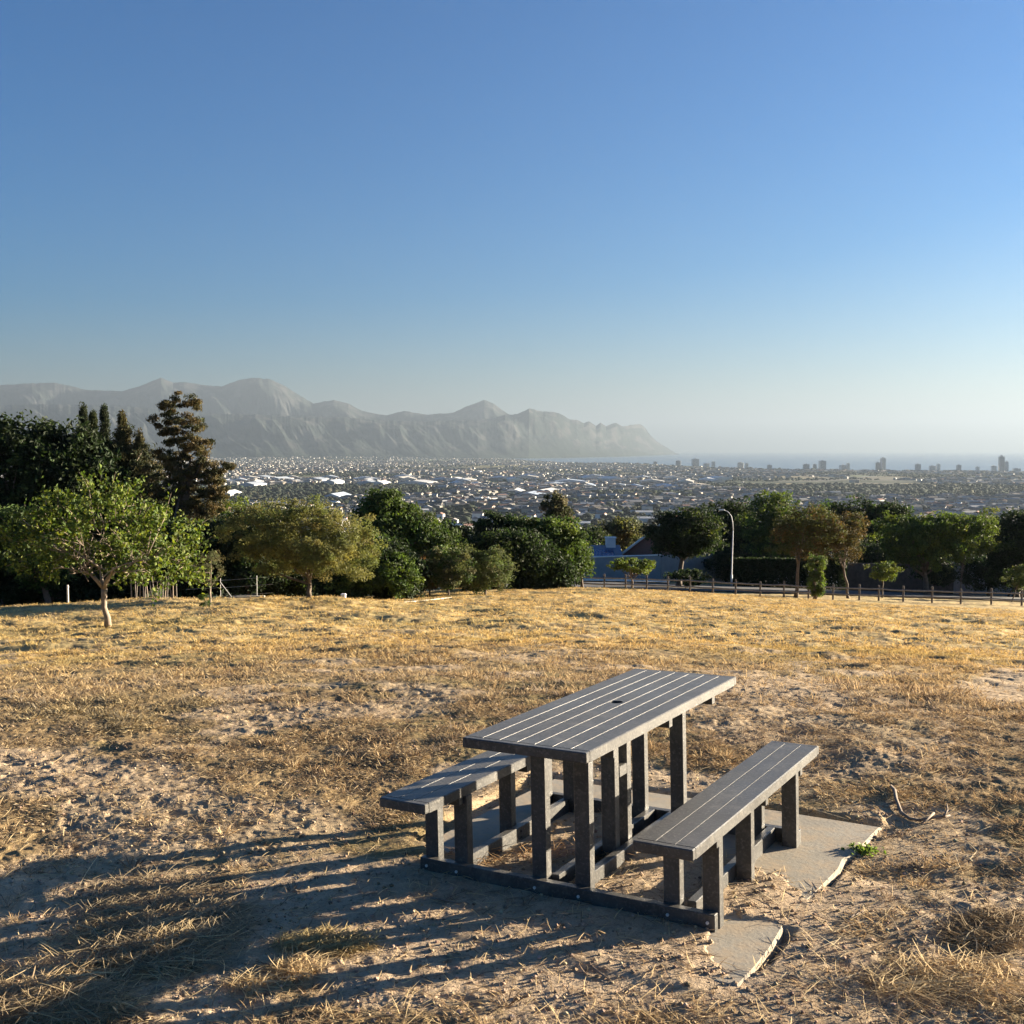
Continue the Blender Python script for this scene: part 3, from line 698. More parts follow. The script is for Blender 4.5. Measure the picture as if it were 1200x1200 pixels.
tree("plump_green_tree", "plump fresh green tree whose right side glows in the sun", 73, 1090, [(1030, 1115, 604, 660), (1060, 1140, 602, 650), (1100, 1165, 605, 650), (1045, 1110, 630, 664)], 460, 55, .5, .19, (.055, .085, .022), (.10, .13, .03), .35, .2, .3, 12, depth=.8)
tree("glowing_shrub", "light green shrub hanging over the wall under the plump green tree", 72, 1130, [(1115, 1142, 632, 660)], 60, 45, .3, .15, (.10, .13, .03), G_MID, .3, .05, .4, 6, cat="shrub")
tree("golden_tree", "narrow golden-green tree between the plump tree and the dark right edge tree", 86, 1162, [(1145, 1175, 598, 650), (1140, 1170, 620, 670)], 150, 50, .5, .2, (.10, .115, .03), G_MID, .4, .14, .4, 8)
tree("right_edge_tree", "dark heavy tree cut off by the right edge of the photo", 76, 1195, [(1162, 1235, 598, 672), (1170, 1260, 600, 680), (1160, 1210, 640, 690)], 420, 55, .6, .22, G_DARK, G_MID, .18, .22, .3, 10, group=BELT)
tree("lime_bush", "small round lime green bush on a thin stem behind the rail fence", 65, 1037, [(1020, 1054, 659, 678), (1022, 1050, 664, 680)], 80, 45, .24, .12, (.10, .13, .03), G_MID, .3, .05, .5, 7, cat="bush")
tree("verge_shrub", "bright shrub at the right edge next to the rail fence", 66, 1190, [(1178, 1206, 665, 690), (1190, 1225, 660, 690)], 80, 45, .28, .13, (.09, .11, .035), G_MID, .3, .04, .4, 6, cat="shrub")
tree("low_hedge_shrub", "low dark clipped shrub before the grey garden wall", 76, 1090, [(1075, 1120, 662, 684)], 90, 40, .35, .18, G_DARK, G_OLIVE, .3, .05, .3, 5, cat="shrub")
tree("garden_backdrop_tree", "hazy olive green tree behind the solar roof", 105, 722, [(700, 742, 612, 662), (715, 752, 608, 650)], 160, 50, .8, .3, (.065, .075, .035), (.11, .11, .035), .35, .2, .3, 8)
tree("thin_grey_tree", "thin greyish tree rising behind the brick gable", 112, 755, [(740, 782, 618, 665), (728, 760, 630, 668)], 130, 45, .8, .3, (.06, .06, .04), (.09, .085, .05), .3, .18, .4, 8, shell=.3)
tree("dim_slope_tree", "dim dark tree between the round tree and the solar roof", 100, 695, [(672, 715, 618, 668)], 130, 50, .8, .3, (.04, .05, .025), G_MID, .3, .2, .3, 8)

tree("unseen_shade_tree", "unseen tree added just beyond the right edge to shade the road, the nearer one", 84, 1275, [(1235, 1320, 628, 690), (1250, 1300, 615, 660)], 240, 50, .5, .2, G_DARK, G_MID, .3, .15, .3, 8)  # two out-of-view trees added to throw their shade onto the road
tree("unseen_shade_tree", "unseen tree added beyond the right edge to shade the road, the farther one", 88, 1370, [(1325, 1420, 625, 690), (1345, 1400, 610, 660)], 240, 50, .5, .2, G_DARK, G_MID, .3, .15, .3, 8)
TH = "dark undergrowth below the belt trees"
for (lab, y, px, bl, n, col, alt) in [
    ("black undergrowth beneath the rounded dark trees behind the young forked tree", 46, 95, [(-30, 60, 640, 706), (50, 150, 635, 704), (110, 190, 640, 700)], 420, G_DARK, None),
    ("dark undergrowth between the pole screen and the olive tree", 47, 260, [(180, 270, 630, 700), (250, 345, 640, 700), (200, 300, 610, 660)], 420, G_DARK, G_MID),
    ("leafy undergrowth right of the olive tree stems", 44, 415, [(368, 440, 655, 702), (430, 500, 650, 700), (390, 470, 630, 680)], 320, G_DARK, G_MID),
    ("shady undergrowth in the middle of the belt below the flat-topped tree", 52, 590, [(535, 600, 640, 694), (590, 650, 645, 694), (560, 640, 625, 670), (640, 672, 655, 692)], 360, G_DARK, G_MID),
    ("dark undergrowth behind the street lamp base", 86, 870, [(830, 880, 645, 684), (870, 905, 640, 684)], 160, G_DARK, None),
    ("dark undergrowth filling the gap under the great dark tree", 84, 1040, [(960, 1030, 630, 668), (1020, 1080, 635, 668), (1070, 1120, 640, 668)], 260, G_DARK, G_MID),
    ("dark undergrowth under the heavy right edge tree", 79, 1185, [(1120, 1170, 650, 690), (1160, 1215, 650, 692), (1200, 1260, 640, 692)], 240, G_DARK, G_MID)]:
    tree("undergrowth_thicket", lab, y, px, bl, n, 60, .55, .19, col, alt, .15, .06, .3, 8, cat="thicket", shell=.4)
def hedge():
    y = 78; root = thing("clipped_hedge", "long dark clipped hedge with a level top behind the rail fence", "hedge", gp(922, y, -.05)); b0 = root.location
    x0 = W(858, 660, y).x-b0.x; x1 = W(990, 660, y).x-b0.x; top = W(922, 656, y).z-b0.z; n = 16000
    p = np.stack([rng.uniform(x0, x1, n), rng.uniform(-.5, .6, n), rng.random(n)**.7*top], 1)
    k = rng.random(n) < .45; p[k, 1] = -.5+rng.normal(0, .06, k.sum()); k2 = rng.random(n) < .25; p[k2, 2] = top+rng.normal(0, .06, k2.sum())
    leaves_obj("foliage", leaf_quads(p, .2, None, 0, .6, .2), np.repeat(tints(n, G_DARK, .35), 4, 0), M['leaf'], root)
    mb = MB()
    for i in range(18): x = x0+(x1-x0)*(i+.5)/18; mb.tube([(x, 0, -.1), (x+.05, 0, top*.5), (x, .1, top*.85)], [.04, .03, .015], 5)
    mb.build("stems", M['bark'], root)
hedge()

# ------------------------------------------------------------------ far-off woodland, houses, warehouses and towers
def visible_polar(n, d0, d1, a0=-330, a1=1530, pw=1.0):
    u = rng.random(n); d = (d0**(1-pw*.5)+(d1**(1-pw*.5)-d0**(1-pw*.5))*u)**(1/(1-pw*.5)) if pw != 2 else d0*(d1/d0)**u
    a = rng.uniform(a0, a1, n); y = d; x = (a-600)/FPX*CP*y
    return x, y, a
def woodland():
    # low-poly lumpy crowns merged into one mass
    t = (1+5**.5)/2
    iv = np.array([(-1,t,0),(1,t,0),(-1,-t,0),(1,-t,0),(0,-1,t),(0,1,t),(0,-1,-t),(0,1,-t),(t,0,-1),(t,0,1),(-t,0,-1),(-t,0,1)], float); iv /= np.linalg.norm(iv[0])
    if_ = np.array([(0,11,5),(0,5,1),(0,1,7),(0,7,10),(0,10,11),(1,5,9),(5,11,4),(11,10,2),(10,7,6),(7,1,8),(3,9,4),(3,4,2),(3,2,6),(3,6,8),(3,8,9),(4,9,5),(2,4,11),(6,2,10),(8,6,7),(9,8,1)])
    xs = []; ys = []
    for n, d0, d1 in ((16500, 800, 1700), (31000, 1500, 2900), (36000, 2600, 5200), (25000, 5000, 10500)):
        x, y, a = visible_polar(n, d0, d1); xs.append(x); ys.append(y)
    x = np.concatenate(xs); y = np.concatenate(ys); a = x/y*FPX+600
    d = np.hypot(x, y)
    dens = fbm(x/260, y/420, 71, 4)
    band = np.exp(-((y-2200)/430)**2)*.24+np.exp(-((y-1500)/350)**2)*.06-np.exp(-((y-3150)/380)**2)*.16
    band -= np.exp(-((x/y*FPX+600-1020)/180)**2)*np.exp(-((y-1900)/260)**2)*.32
    keep = (dens+band > .44+.02*smooth(3000, 6000, d)) & (d < coast(a)-60)
    x, y, d = x[keep], y[keep], d[keep]; z = tz(x, y); n = len(x)
    s = np.clip(2.5*rng.lognormal(0, .3, n), 1.4, 5)*np.interp(d, [400, 1500, 9000], [.8, 1.0, 1.4]); hgt = s*rng.uniform(.55, 1.0, n); sx = s*rng.uniform(.8, 2.0, n)
    r = 1+rng.uniform(-.38, .38, (n, 12, 1))
    V = iv[None]*r*np.stack([sx, s, hgt], 1)[:, None, :]+np.stack([x, y, z+hgt*.75], 1)[:, None, :]
    F = (if_[None]+(np.arange(n)*12)[:, None, None]).reshape(-1, 3)
    col = tints(n, (.026, .034, .024), .35, (.05, .052, .036), .25)
    o = link("distant_woodland", mesh_np("distant_woodland", V.reshape(-1, 3), F, np.repeat(col, 12, 0), True), M['wood_far'])
    tag(o, "mass of small dark treetops spread over the far plain", "woodland", None, 'stuff')
woodland()
def house_arrays(x, y, z, w, l, h, rot, roof_h, wall, roofc):
    n = len(x)
    base = np.array([(-.5,-.5,0),(.5,-.5,0),(.5,.5,0),(-.5,.5,0),(-.5,-.5,1),(.5,-.5,1),(.5,.5,1),(-.5,.5,1)])
    V = np.zeros((n, 16, 3)); C_ = np.zeros((n, 16, 3))
    B = base[None]*np.stack([w, l, h], 1)[:, None, :]; B[:, :4, 2] -= 3.0
    R_ = np.zeros((n, 8, 3)); o = 1.04
    R_[:, :4] = base[4:][None]*np.stack([w*o, l*o, h], 1)[:, None, :]
    R_[:, 4, 1] = -l*.5*o; R_[:, 5, 1] = l*.5*o; R_[:, 4, 2] = R_[:, 5, 2] = h+roof_h
    R_[:, :4, 2] += .05
    V[:, :8] = B; V[:, 8:] = R_
    C_[:, :8] = wall[:, None]; C_[:, 8:] = roofc[:, None]
    c, s = np.cos(rot)[:, None], np.sin(rot)[:, None]
    X = V[..., 0]*c-V[..., 1]*s+x[:, None]; Y = V[..., 0]*s+V[..., 1]*c+y[:, None]; Z = V[..., 2]+z[:, None]
    f4 = np.array([(0,1,5,4),(1,2,6,5),(2,3,7,6),(3,0,4,7),(8,12,13,11),(9,10,13,12),(8,9,12,12),(10,11,13,13)])
    tri = []
    for q in f4:
        tri.append((q[0], q[1], q[2]))
        if q[3] != q[2]: tri.append((q[0], q[2], q[3]))
    tri = np.array(tri)
    F = (tri[None]+(np.arange(n)*16)[:, None, None]).reshape(-1, 3)
    return np.stack([X, Y, Z], -1).reshape(-1, 3), F, C_.reshape(-1, 3)
WALLS = np.array([(.72, .70, .64), (.78, .77, .74), (.60, .55, .46), (.66, .60, .52), (.50, .44, .36)])
ROOFS = np.array([(.30, .28, .27), (.20, .19, .19), (.34, .20, .15), (.62, .61, .58), (.42, .36, .30), (.16, .17, .18), (.50, .50, .50)])
def town():
    xs = []; ys = []
    for n, d0, d1 in ((7000, 1150, 2400), (12600, 2300, 4600), (18000, 4400, 8200), (8400, 7800, 12500)):
        x, y, a = visible_polar(n, d0, d1); xs.append(x); ys.append(y)
    x = np.concatenate(xs); y = np.concatenate(ys); a = x/y*FPX+600; d = np.hypot(x, y)
    dens = fbm(x/330+4, y/520, 83, 4); band = -np.exp(-((y-2200)/420)**2)*.16+smooth(3000, 4300, y)*.05+smooth(560, 250, a)*smooth(4000, 6000, y)*.1
    keep = (dens+band > .455) & (d < np.minimum(coast(a)-120, np.interp(a, [-60, 600], [10500, 11500])))
    x, y, d = x[keep], y[keep], d[keep]; z = tz(x, y); n = len(x)
    z = z+smooth(8800, 11500, d)*smooth(600, 400, x/y*FPX+600)*25
    w = rng.uniform(7, 13, n); l = rng.uniform(9, 22, n); h = rng.choice([3.2, 3.6, 6.2, 6.5], n); rot = np.where(rng.random(n) < .5, 0, math.pi/2)+rng.normal(0, .25, n)
    wall = WALLS[rng.integers(0, 5, n)]*rng.uniform(.3, .8, (n, 1)); roof = ROOFS[rng.integers(0, 7, n)]*rng.uniform(.3, .75, (n, 1))
    V, F, C_ = house_arrays(x, y, z, w, l, h, rot, rng.uniform(1.2, 2.6, n), wall, roof)
    o = link("distant_suburbs", mesh_np("distant_suburbs", V, F, C_), M['far'])
    tag(o, "countless tiny pale houses spread over the hazy plain", "town houses", None, 'stuff')
    # the houses that show largest: each its own object, copied from three kinds
    protos = []
    for k in range(4):
        one = np.ones(1); V, F, C_ = house_arrays(one*0, one*0, one*0, one*[9, 8, 12, 10][k], one*[14, 11, 18, 12][k], one*[3.3, 6.2, 3.6, 6.4][k], one*0, one*[2.2, 2.0, 1.6, 2.4][k],
                              WALLS[[k, 1, 0, 3][k]][None], ROOFS[[0, 2, 3, 1][k]][None])
        me = mesh_np("suburban_house", V, F, C_); me.materials.append(M['far']); protos.append(me)
    cnt = 0; tries = 0; used = []
    while cnt < 230 and tries < 6000:
        tries += 1
        d = random.uniform(820, 1750); a = random.uniform(380, 1200) if random.random() < .8 else random.uniform(250, 420); yy = d; xx = (a-600)/FPX*CP*yy
        if float(fbm(np.array([xx/200.]), np.array([yy/200.]), 84, 3)[0]) < .42: continue
        row = project(xx, yy, float(tz(xx, yy)))[1]
        if a > 700 and row > 622: continue
        if any(abs(xx-u)+abs(yy-v) < 24 for u, v in used): continue
        used.append((xx, yy))
        o = bpy.data.objects.new("suburban_house", protos[random.randrange(4)]); C.objects.link(o)
        o.location = (xx, yy, float(tz(xx, yy))); o.rotation_euler = (0, 0, random.choice((0, 1.57))+random.gauss(0, .3)); s_ = random.uniform(.85, 1.2); o.scale = (s_, s_, s_)
        zone = "above the olive tree crown" if a < 420 else "above the spreading green tree" if a < 540 else "around the white five-storey block" if a < 620 else "between the cypress top and the umbrella-shaped tree" if a < 760 else "above the street lamp trees" if a < 930 else "beyond the great dark tree at right"
        kind = ("grey-roofed low", "brown-roofed two-storey", "long white-roofed", "terracotta-brown two-storey")[protos.index(o.data)]
        dist = "nearer" if d < 1300 else "farther"
        tag(o, f"{kind} house, among the {dist} ones seen {zone}", "house", f"{dist} {kind} houses {zone}"); cnt += 1
town()
def block(name, label, cat, px, row_base, row_top, wpx, d, col, group=None, depth=None, kind='tower', storeys=None, roofc=(.5, .5, .5)):
    """a building on the plain at distance d: body with window bands and roof plant; sized from its real height"""
    m = d*CP/FPX; x = (px-600)*m; zb = float(tz(x, d)); zt = W(px, row_top, d).z; h = max(3.5, zt-zb); w = wpx*m; dp = depth or w*.8
    root = thing(name, label, cat, (x, d, zb), random.uniform(-.25, .25), group)
    key = tuple(round(c, 2) for c in col)
    if key not in M: M[key] = simple('facade', col, .8, .05, .05)
    b = MB(); b.box((-w/2, -dp/2, -3), (w/2, dp/2, h)); b.build("wall", M[key], root)
    if kind == 'tower':
        ns = storeys or max(3, int(h/3.4)); g = MB()
        for i in range(ns):
            z0 = h*(i+.35)/ns; z1 = h*(i+.78)/ns
            g.box((-w/2+w*.06, -dp/2-.25, z0), (w/2-w*.06, -dp/2+.1, z1)); g.box((w/2-.1, -dp/2+dp*.1, z0), (w/2+.25, dp/2-dp*.1, z1))
        g.build("window_band", M['window'], root)
        r = MB(); r.box((-w*.2, -dp*.2, h+.02), (w*.15, dp*.25, h+h*.07+1.5)); r.build("roof_plant_room", M[key], root)
    else:
        rk = ('roof',)+tuple(roofc)
        if rk not in M: M[rk] = simple('sheet_roof', roofc, .6, .05, .02)
        r = MB(); rh = min(5, dp*.07); r.prism([(-w/2-.5, h+.02), (w/2+.5, h+.02), (w/2+.5, h+.6), (0, h+.6+rh), (-w/2-.5, h+.6)], -dp/2-.5, dp/2+.5); r.build("roof", M[rk], root)
T_ = (.50, .50, .50); T2 = (.68, .66, .62); T3 = (.36, .37, .38); T4 = (.78, .76, .70)
SKY = "buildings along the hazy shore"
tw = [("slim low tower, leftmost of the shoreline blocks beyond the bay", 768, 541, 4, T3), ("square grey block on the shore just right of the slim leftmost tower", 795, 540, 6, T3),
      ("broad grey slab, widest of the shoreline blocks left of the street lamp", 815, 538, 8, T_), ("stepped pale block beside the broad grey slab on the shore", 828, 543, 7, T2), ("white pointed block right of the stepped pale one", 836, 541, 4, T4),
      ("pair-like pale block above the street lamp head", 868, 542, 7, T2), ("small white-sided block right above the street lamp arm", 875, 543, 4, T4), ("low grey shore block left of the dark pair", 902, 545, 5, T3),
      ("wide dark shore block beneath the open sea", 945, 544, 7, T3), ("narrow dark block beside the taller square tower", 955, 544, 4, T3), ("tall square grey tower above the flat fields", 964, 540, 7.5, T_),
      ("broad low pale block left of the white stair tower", 988, 545, 7, T2), ("white stair tower with one bright side", 994, 543, 3.5, T4), ("short grey shoulder of the pointed tower", 1029, 542, 5, T3),
      ("pointed pale tower in the middle of the right-hand shore", 1035, 537, 5.5, T2), ("twin grey block with stepped roof on the shore", 1076, 544, 6, T3), ("low wide block left of a slim white tower", 1093, 546, 7, T_),
      ("slim white tower shining in the sun", 1100, 544, 4, T4), ("short dark tower right of the slim white one", 1124, 545, 5, T3), ("small white block between two dark towers", 1146, 547, 4, T4),
      ("pale block left of the tallest tower", 1165, 546, 5.5, T2), ("tallest tower on the shore, dark slab near the right edge", 1174, 535, 6, T3), ("lower pale annex attached on the right of the tallest tower", 1180, 541, 4, T_), ("low grey block right of the tallest tower", 1192, 549, 8, T3)]
for lab, px, rt, w, col in tw:
    d = float(coast(px))-150; block("shore_tower" if w < 6.5 else "shore_block", lab, "tower" if w < 6.5 else "apartment block", px, 550, rt, w, d, col, SKY, depth=w*.7*d/FPX)
wh = [("long pale factory roof at the left of the industrial strip", 265, 564, 28, 3000), ("low white shed beside the long pale factory roof", 300, 565, 16, 2950), ("long white shed above the olive tree", 345, 565, 30, 2980), ("flat cream warehouse above the spreading tree", 388, 566, 26, 2950),
      ("bright white warehouse row right of the olive tree top", 430, 563, 22, 3100), ("long white warehouse shining in the centre-left strip", 490, 565, 34, 2900), ("large white hangar roof at the centre-left", 525, 568, 22, 2750), ("small white shed left of the big blue-grey roofs", 548, 566, 14, 2850),
      ("broad cream warehouse left of the big blue-grey roofs", 560, 569, 26, 2700), ("blue-grey roof, widest of the industrial roofs", 650, 568, 46, 2750), ("blue-grey roof behind the widest one", 668, 564, 40, 2950), ("bright white hall in front of the blue-grey roofs", 690, 569, 16, 2700),
      ("white domed hall right of the blue-grey roofs", 726, 568, 14, 2720), ("thin white-roofed hall left of the blue-grey roofs", 628, 565, 14, 3000), ("long tan shed below the shoreline trees", 751, 561, 22, 3500), ("grey hall right of the domed hall", 745, 571, 22, 2650), ("pale grey hall above the umbrella-shaped tree", 785, 573, 26, 2600),
      ("long white roof right of the tan shed", 815, 572, 34, 2620), ("low pale roof over the dark wood at centre", 605, 583, 18, 2150), ("low pale roof right of the hotel-like block", 640, 584, 26, 2120), ("long thin grey roof beneath the low pale roof", 622, 587, 30, 1980),
      ("small white gabled hall left of the hotel-like block", 524, 586, 10, 2000), ("low white building left of the small gabled hall", 507, 596, 9, 1700), ("broad white roof behind the conifer's right side", 268, 585, 16, 2050), ("grey-white group roof above the olive tree crown", 395, 587, 18, 1980), ("narrow white gable above the olive tree crown", 410, 589, 9, 1900),
      ("tall white warehouse far left of centre near the ridge foot", 455, 553, 14, 4300), ("white school-like block in the far dense suburb", 560, 552, 8, 4400), ("bright white block in the distant centre suburb", 684, 557, 9, 3900), ("white church-like building above the wood", 730, 559, 6, 3800)]
for lab, px, rt, w, d in wh:
    white = 'blue' not in lab and 'grey' not in lab and 'tan' not in lab and 'cream' not in lab
    col = (.60, .59, .56) if white else (.55, .50, .42) if ('tan' in lab or 'cream' in lab) else (.42, .44, .46)
    rc = (.52, .52, .51) if white else (.55, .47, .36) if 'tan' in lab else (.62, .58, .50) if 'cream' in lab else (.36, .42, .50)
    block("warehouse", lab, "warehouse", px, rt+4, rt, w, d, col, "large roofs on the plain", depth=random.uniform(50, 110) if w > 15 else 30, kind='shed', roofc=rc)
seen = []
for i in range(34):
    for _ in range(40):
        px = random.uniform(470, 860) if i % 3 else random.uniform(270, 470); d = random.uniform(2650, 3500)
        if all(abs(px-a)/16+abs(d-b)/90 > 1 for a, b in seen): break
    seen.append((px, d)); k = random.randrange(3); rt = project(0, d, float(tz((px-600)/FPX*d, d))+7)[1]
    where = "left of the spreading tree's top" if px < 470 else "above the middle of the tree belt" if px < 650 else "above the gable of the brick house" if px < 800 else "above the street lamp"
    what = ("low white-roofed", "low grey-roofed", "low cream-roofed")[k]
    block("industrial_hall", f"{what} industrial hall in the pale strip {where}", "warehouse", px, rt+4, rt, random.uniform(12, 28), d, ((.55, .54, .5), (.4, .41, .42), (.5, .46, .4))[k], f"{what} halls {where}", depth=random.uniform(60, 110), kind='shed', roofc=((.55, .55, .55), (.34, .38, .43), (.46, .43, .38))[k])
block("hotel_block", "white five-storey block with dark window rows above the belt of trees", "building", 561, 594, 584, 28, 1720, (.66, .64, .58), depth=20, storeys=5)
block("stair_tower", "bright white stair tower at the right end of the five-storey block", "building", 572, 594, 583.5, 5, 1714, (.80, .79, .75), depth=12, storeys=5)

# ------------------------------------------------------------------ road, walls, houses, fences, lamp
def strip(name, label, pxs, ya, yb, mat, lift, across=5):
    """a sheet that follows the ground between the distances ya and yb along a row of picture columns"""
    V = []; F = []; n = len(pxs)
    for i, px in enumerate(pxs):
        for k in range(across+1):
            y = ya(px)+(yb(px)-ya(px))*k/across; x = (px-600)/FPX*CP*y; V.append((x, y, gz(x, y)+lift))
    for i in range(n-1):
        for k in range(across):
            a = i*(across+1)+k; F.append((a, a+across+1, a+across+2, a+1))
    me = bpy.data.meshes.new(name); me.from_pydata(V, [], F); o = link(name, me, mat); tag(o, label, None, None, 'structure'); return o
strip("road", "dark asphalt road behind the rail fence", list(range(540, 1500, 24)), lambda p: 66.5, lambda p: 76, M['asphalt'], .06, 10)
strip("pavement", "pale paved driveway before the blue-grey wall", list(range(548, 800, 14)), lambda p: 77, lambda p: 82, M['concrete_pale'], .10, 8)
def upright(name, label, cat, px0, px1, y0, y1, row0, row1, mat, thick=.2, coping=None, group=None):
    """a garden wall between two picture columns, its top on the given rows"""
    a = W(px0, row0, y0); b = W(px1, row1, y1); d = (b-a); L = math.hypot(d.x, d.y); ang = math.atan2(d.y, d.x)
    zg = min(gz(a.x, a.y), gz(b.x, b.y))-.3
    root = thing(name, label, cat, (a.x, a.y, zg), ang, group)
    mb = MB(); z0 = a.z-zg; z1 = b.z-zg
    mb.add([(0, 0, 0), (L, 0, 0), (L, thick, 0), (0, thick, 0), (0, 0, z0), (L, 0, z1), (L, thick, z1), (0, thick, z0)],
           [(0, 3, 2, 1), (4, 5, 6, 7), (0, 1, 5, 4), (1, 2, 6, 5), (2, 3, 7, 6), (3, 0, 4, 7)]); mb.build("wall", mat, root)
    if coping:
        c = MB(); e = .04
        c.add([(-e, -e, z0+.002), (L+e, -e, z1+.002), (L+e, thick+e, z1+.002), (-e, thick+e, z0+.002), (-e, -e, z0+.07), (L+e, -e, z1+.07), (L+e, thick+e, z1+.07), (-e, thick+e, z0+.07)],
              [(0, 3, 2, 1), (4, 5, 6, 7), (0, 1, 5, 4), (1, 2, 6, 5), (2, 3, 7, 6), (3, 0, 4, 7)]); c.build("coping", coping, root)
    return root
upright("garden_wall", "long blue-grey rendered garden wall below the solar roof", "wall", 640, 774, 86, 84, 655, 651, M['wall_blue'], .22, M['wall_white'])
upright("garden_wall", "blue-grey wall turning back beside the umbrella-shaped tree", "wall", 775, 856, 84.3, 90, 651, 648, M['wall_blue'], .22)
upright("boundary_wall", "dark brown boundary wall behind the lime green bush", "wall", 985, 1118, 80, 82, 660, 661, M['wall_brown'], .2)
upright("boundary_wall", "brownish low wall in deep shade at the far left", "wall", -60, 122, 47, 47, 668, 672, M['wall_brown'], .2)
def house(name, label, px0, px1, y, row_eave, row_ridge, depth, wall, roof, barge=None, gable=True, windows=()):
    a = W(px0, row_eave, y); b = W(px1, row_eave, y); w = b.x-a.x; zg = min(gz(a.x, y), gz(b.x, y+depth))-.4
    he = a.z-zg; hr = W(px0, row_ridge, y).z-zg
    root = thing(name, label, "house", ((a.x+b.x)/2, y, zg)); mb = MB()
    if gable: mb.prism([(-w/2, 0), (w/2, 0), (w/2, he), (0, hr), (-w/2, he)], 0, depth)
    else: mb.box((-w/2, 0, 0), (w/2, depth, he))
    mb.build("wall", wall, root)
    r = MB()
    if gable:
        dx, dz = w/2+.35, (hr-he)*(w/2+.35)/(w/2); t = .14
        for s_ in (-1, 1):
            q = [(0, hr+.01), (s_*dx, hr-dz+.01), (s_*dx, hr-dz+t), (0, hr+t+.01)]; r.prism(q, -.3, depth+.3)
    else:
        q = [(0-.4, he+.004), (depth+.4, he+.004), (depth*.5, hr)]
        V = [(-w/2-.3, p_, z_) for p_, z_ in q]+[(w/2+.3, p_, z_) for p_, z_ in q]
        r.add(V, [(0, 1, 2), (3, 5, 4), (0, 3, 4, 1), (1, 4, 5, 2), (2, 5, 3, 0)])
    ro = r.build("roof", roof, root)
    if barge:
        for s_ in (-1, 1):
            bm_ = MB(); bm_.tube([(0, -.34, hr+.06), (s_*dx, -.34, hr-dz+.06)], .10, 4); bm_.build("barge_board", barge, ro)
    for (wx, wz, ww, wh_) in windows:
        f = MB(); f.box((wx-ww/2-.06, -.05, wz-.06), (wx+ww/2+.06, .02, wz+wh_+.06)); fo = f.build("window", M['wall_white'], root)
        g = MB(); g.box((wx-ww/2, -.06, wz), (wx+ww/2, -.052, wz+wh_)); g.build("pane", M['window'], fo)
    return root, w, he, hr
M['roof_tile'] = simple('brown_roof_tile', (.20, .10, .07), .85, .2, 2)
house("brick_house", "red brick house with a steep gable and white barge boards beside the large shade tree", 722, 838, 92, 656, 611, 6, M['brick'], M['roof_tile'], M['wall_white'], True, ((-.9, 2.4, .8, .9), (2.2, 1.0, 1.2, 1.0)))[0].rotation_euler = (0, 0, -.30)
hr_, w_, he_, hz_ = house("low_house", "low house with a blue roof covered in solar panels behind the blue-grey wall", 640, 727, 90, 659, 643, 7, M['wall_grey'], M['roof_blue'], None, False)
sl = math.atan2(hz_-he_, 3.9)
for i in range(6):
    p = MB(); p.box((-.48, -.82, 0), (.48, .82, .05)); po = p.build("solar_panel", M['solar'], hr_)
    po.location = (w_/2-.9-1.02*(i % 6)*.98, 1.35, he_+.09+math.tan(sl)*1.75); po.rotation_euler = (sl, 0, 0)
cm = MB(); cm.box((-.40, -.4, 0), (.40, .4, 1.5)); cm.box((-.46, -.46, 1.5), (.46, .46, 1.6)); ch = cm.build("chimney", M['wall_white'], hr_); ch.location = (W(717, 640, 92).x-hr_.location.x, 3.3, hz_-.9)
house("white_house", "white rendered house partly hidden behind the sparse brown trees", 930, 1032, 112, 634, 617, 8, M['wall_white'], M['roof_tile'], None, False, ((-2.5, 2.6, 1.2, 1.0), (1.5, 2.6, 1.2, 1.0)))
house("garden_cottage", "small white cottage glimpsed under the plump green tree", 1106, 1150, 100, 650, 640, 6, M['wall_white'], M['roof_tile'], None, False, ((0, 1.4, 1.0, 1.0),))
house("flat_roofed_house", "low flat-roofed grey house in shade near the right edge", 1140, 1215, 86, 657, 655, 6, M['wall_grey'], M['wall_grey'], None, False, ((-1.2, .8, .35, 1.2), (1.6, 1.0, 1.2, .8)))

def lamp():
    b = gp(859, 75, -.05); root = thing("street_lamp", "tall grey street lamp with a curved arm behind the rail fence", "street lamp", b); m = 75*CP/FPX
    L = lambda px, row: W(px, row, 75)-b
    mb = MB(); mb.tube([(0, 0, 0), (0, 0, .9), (0, 0, .92), L(859, 622)], [.075, .07, .045, .038], 10); mb.build("mast", M['galv'], root, True)
    a = MB(); a.tube([L(859, 622), L(858.5, 612), L(857, 605), L(853.5, 600), L(849, 598)], [.037, .035, .033, .03, .028], 8); a.build("arm", M['galv'], root, True)
    h = MB(); c = L(847, 597.6); h.box((c.x-.26, c.y-.10, c.z-.045), (c.x+.14, c.y+.10, c.z+.045), 0, .03); ho = h.build("lamp_head", M['galv'], root)
    g = MB(); g.box((c.x-.22, c.y-.07, c.z-.075), (c.x+.02, c.y+.07, c.z-.047), 0, .012); g.build("lens", M['concrete_pale'], ho)
lamp()
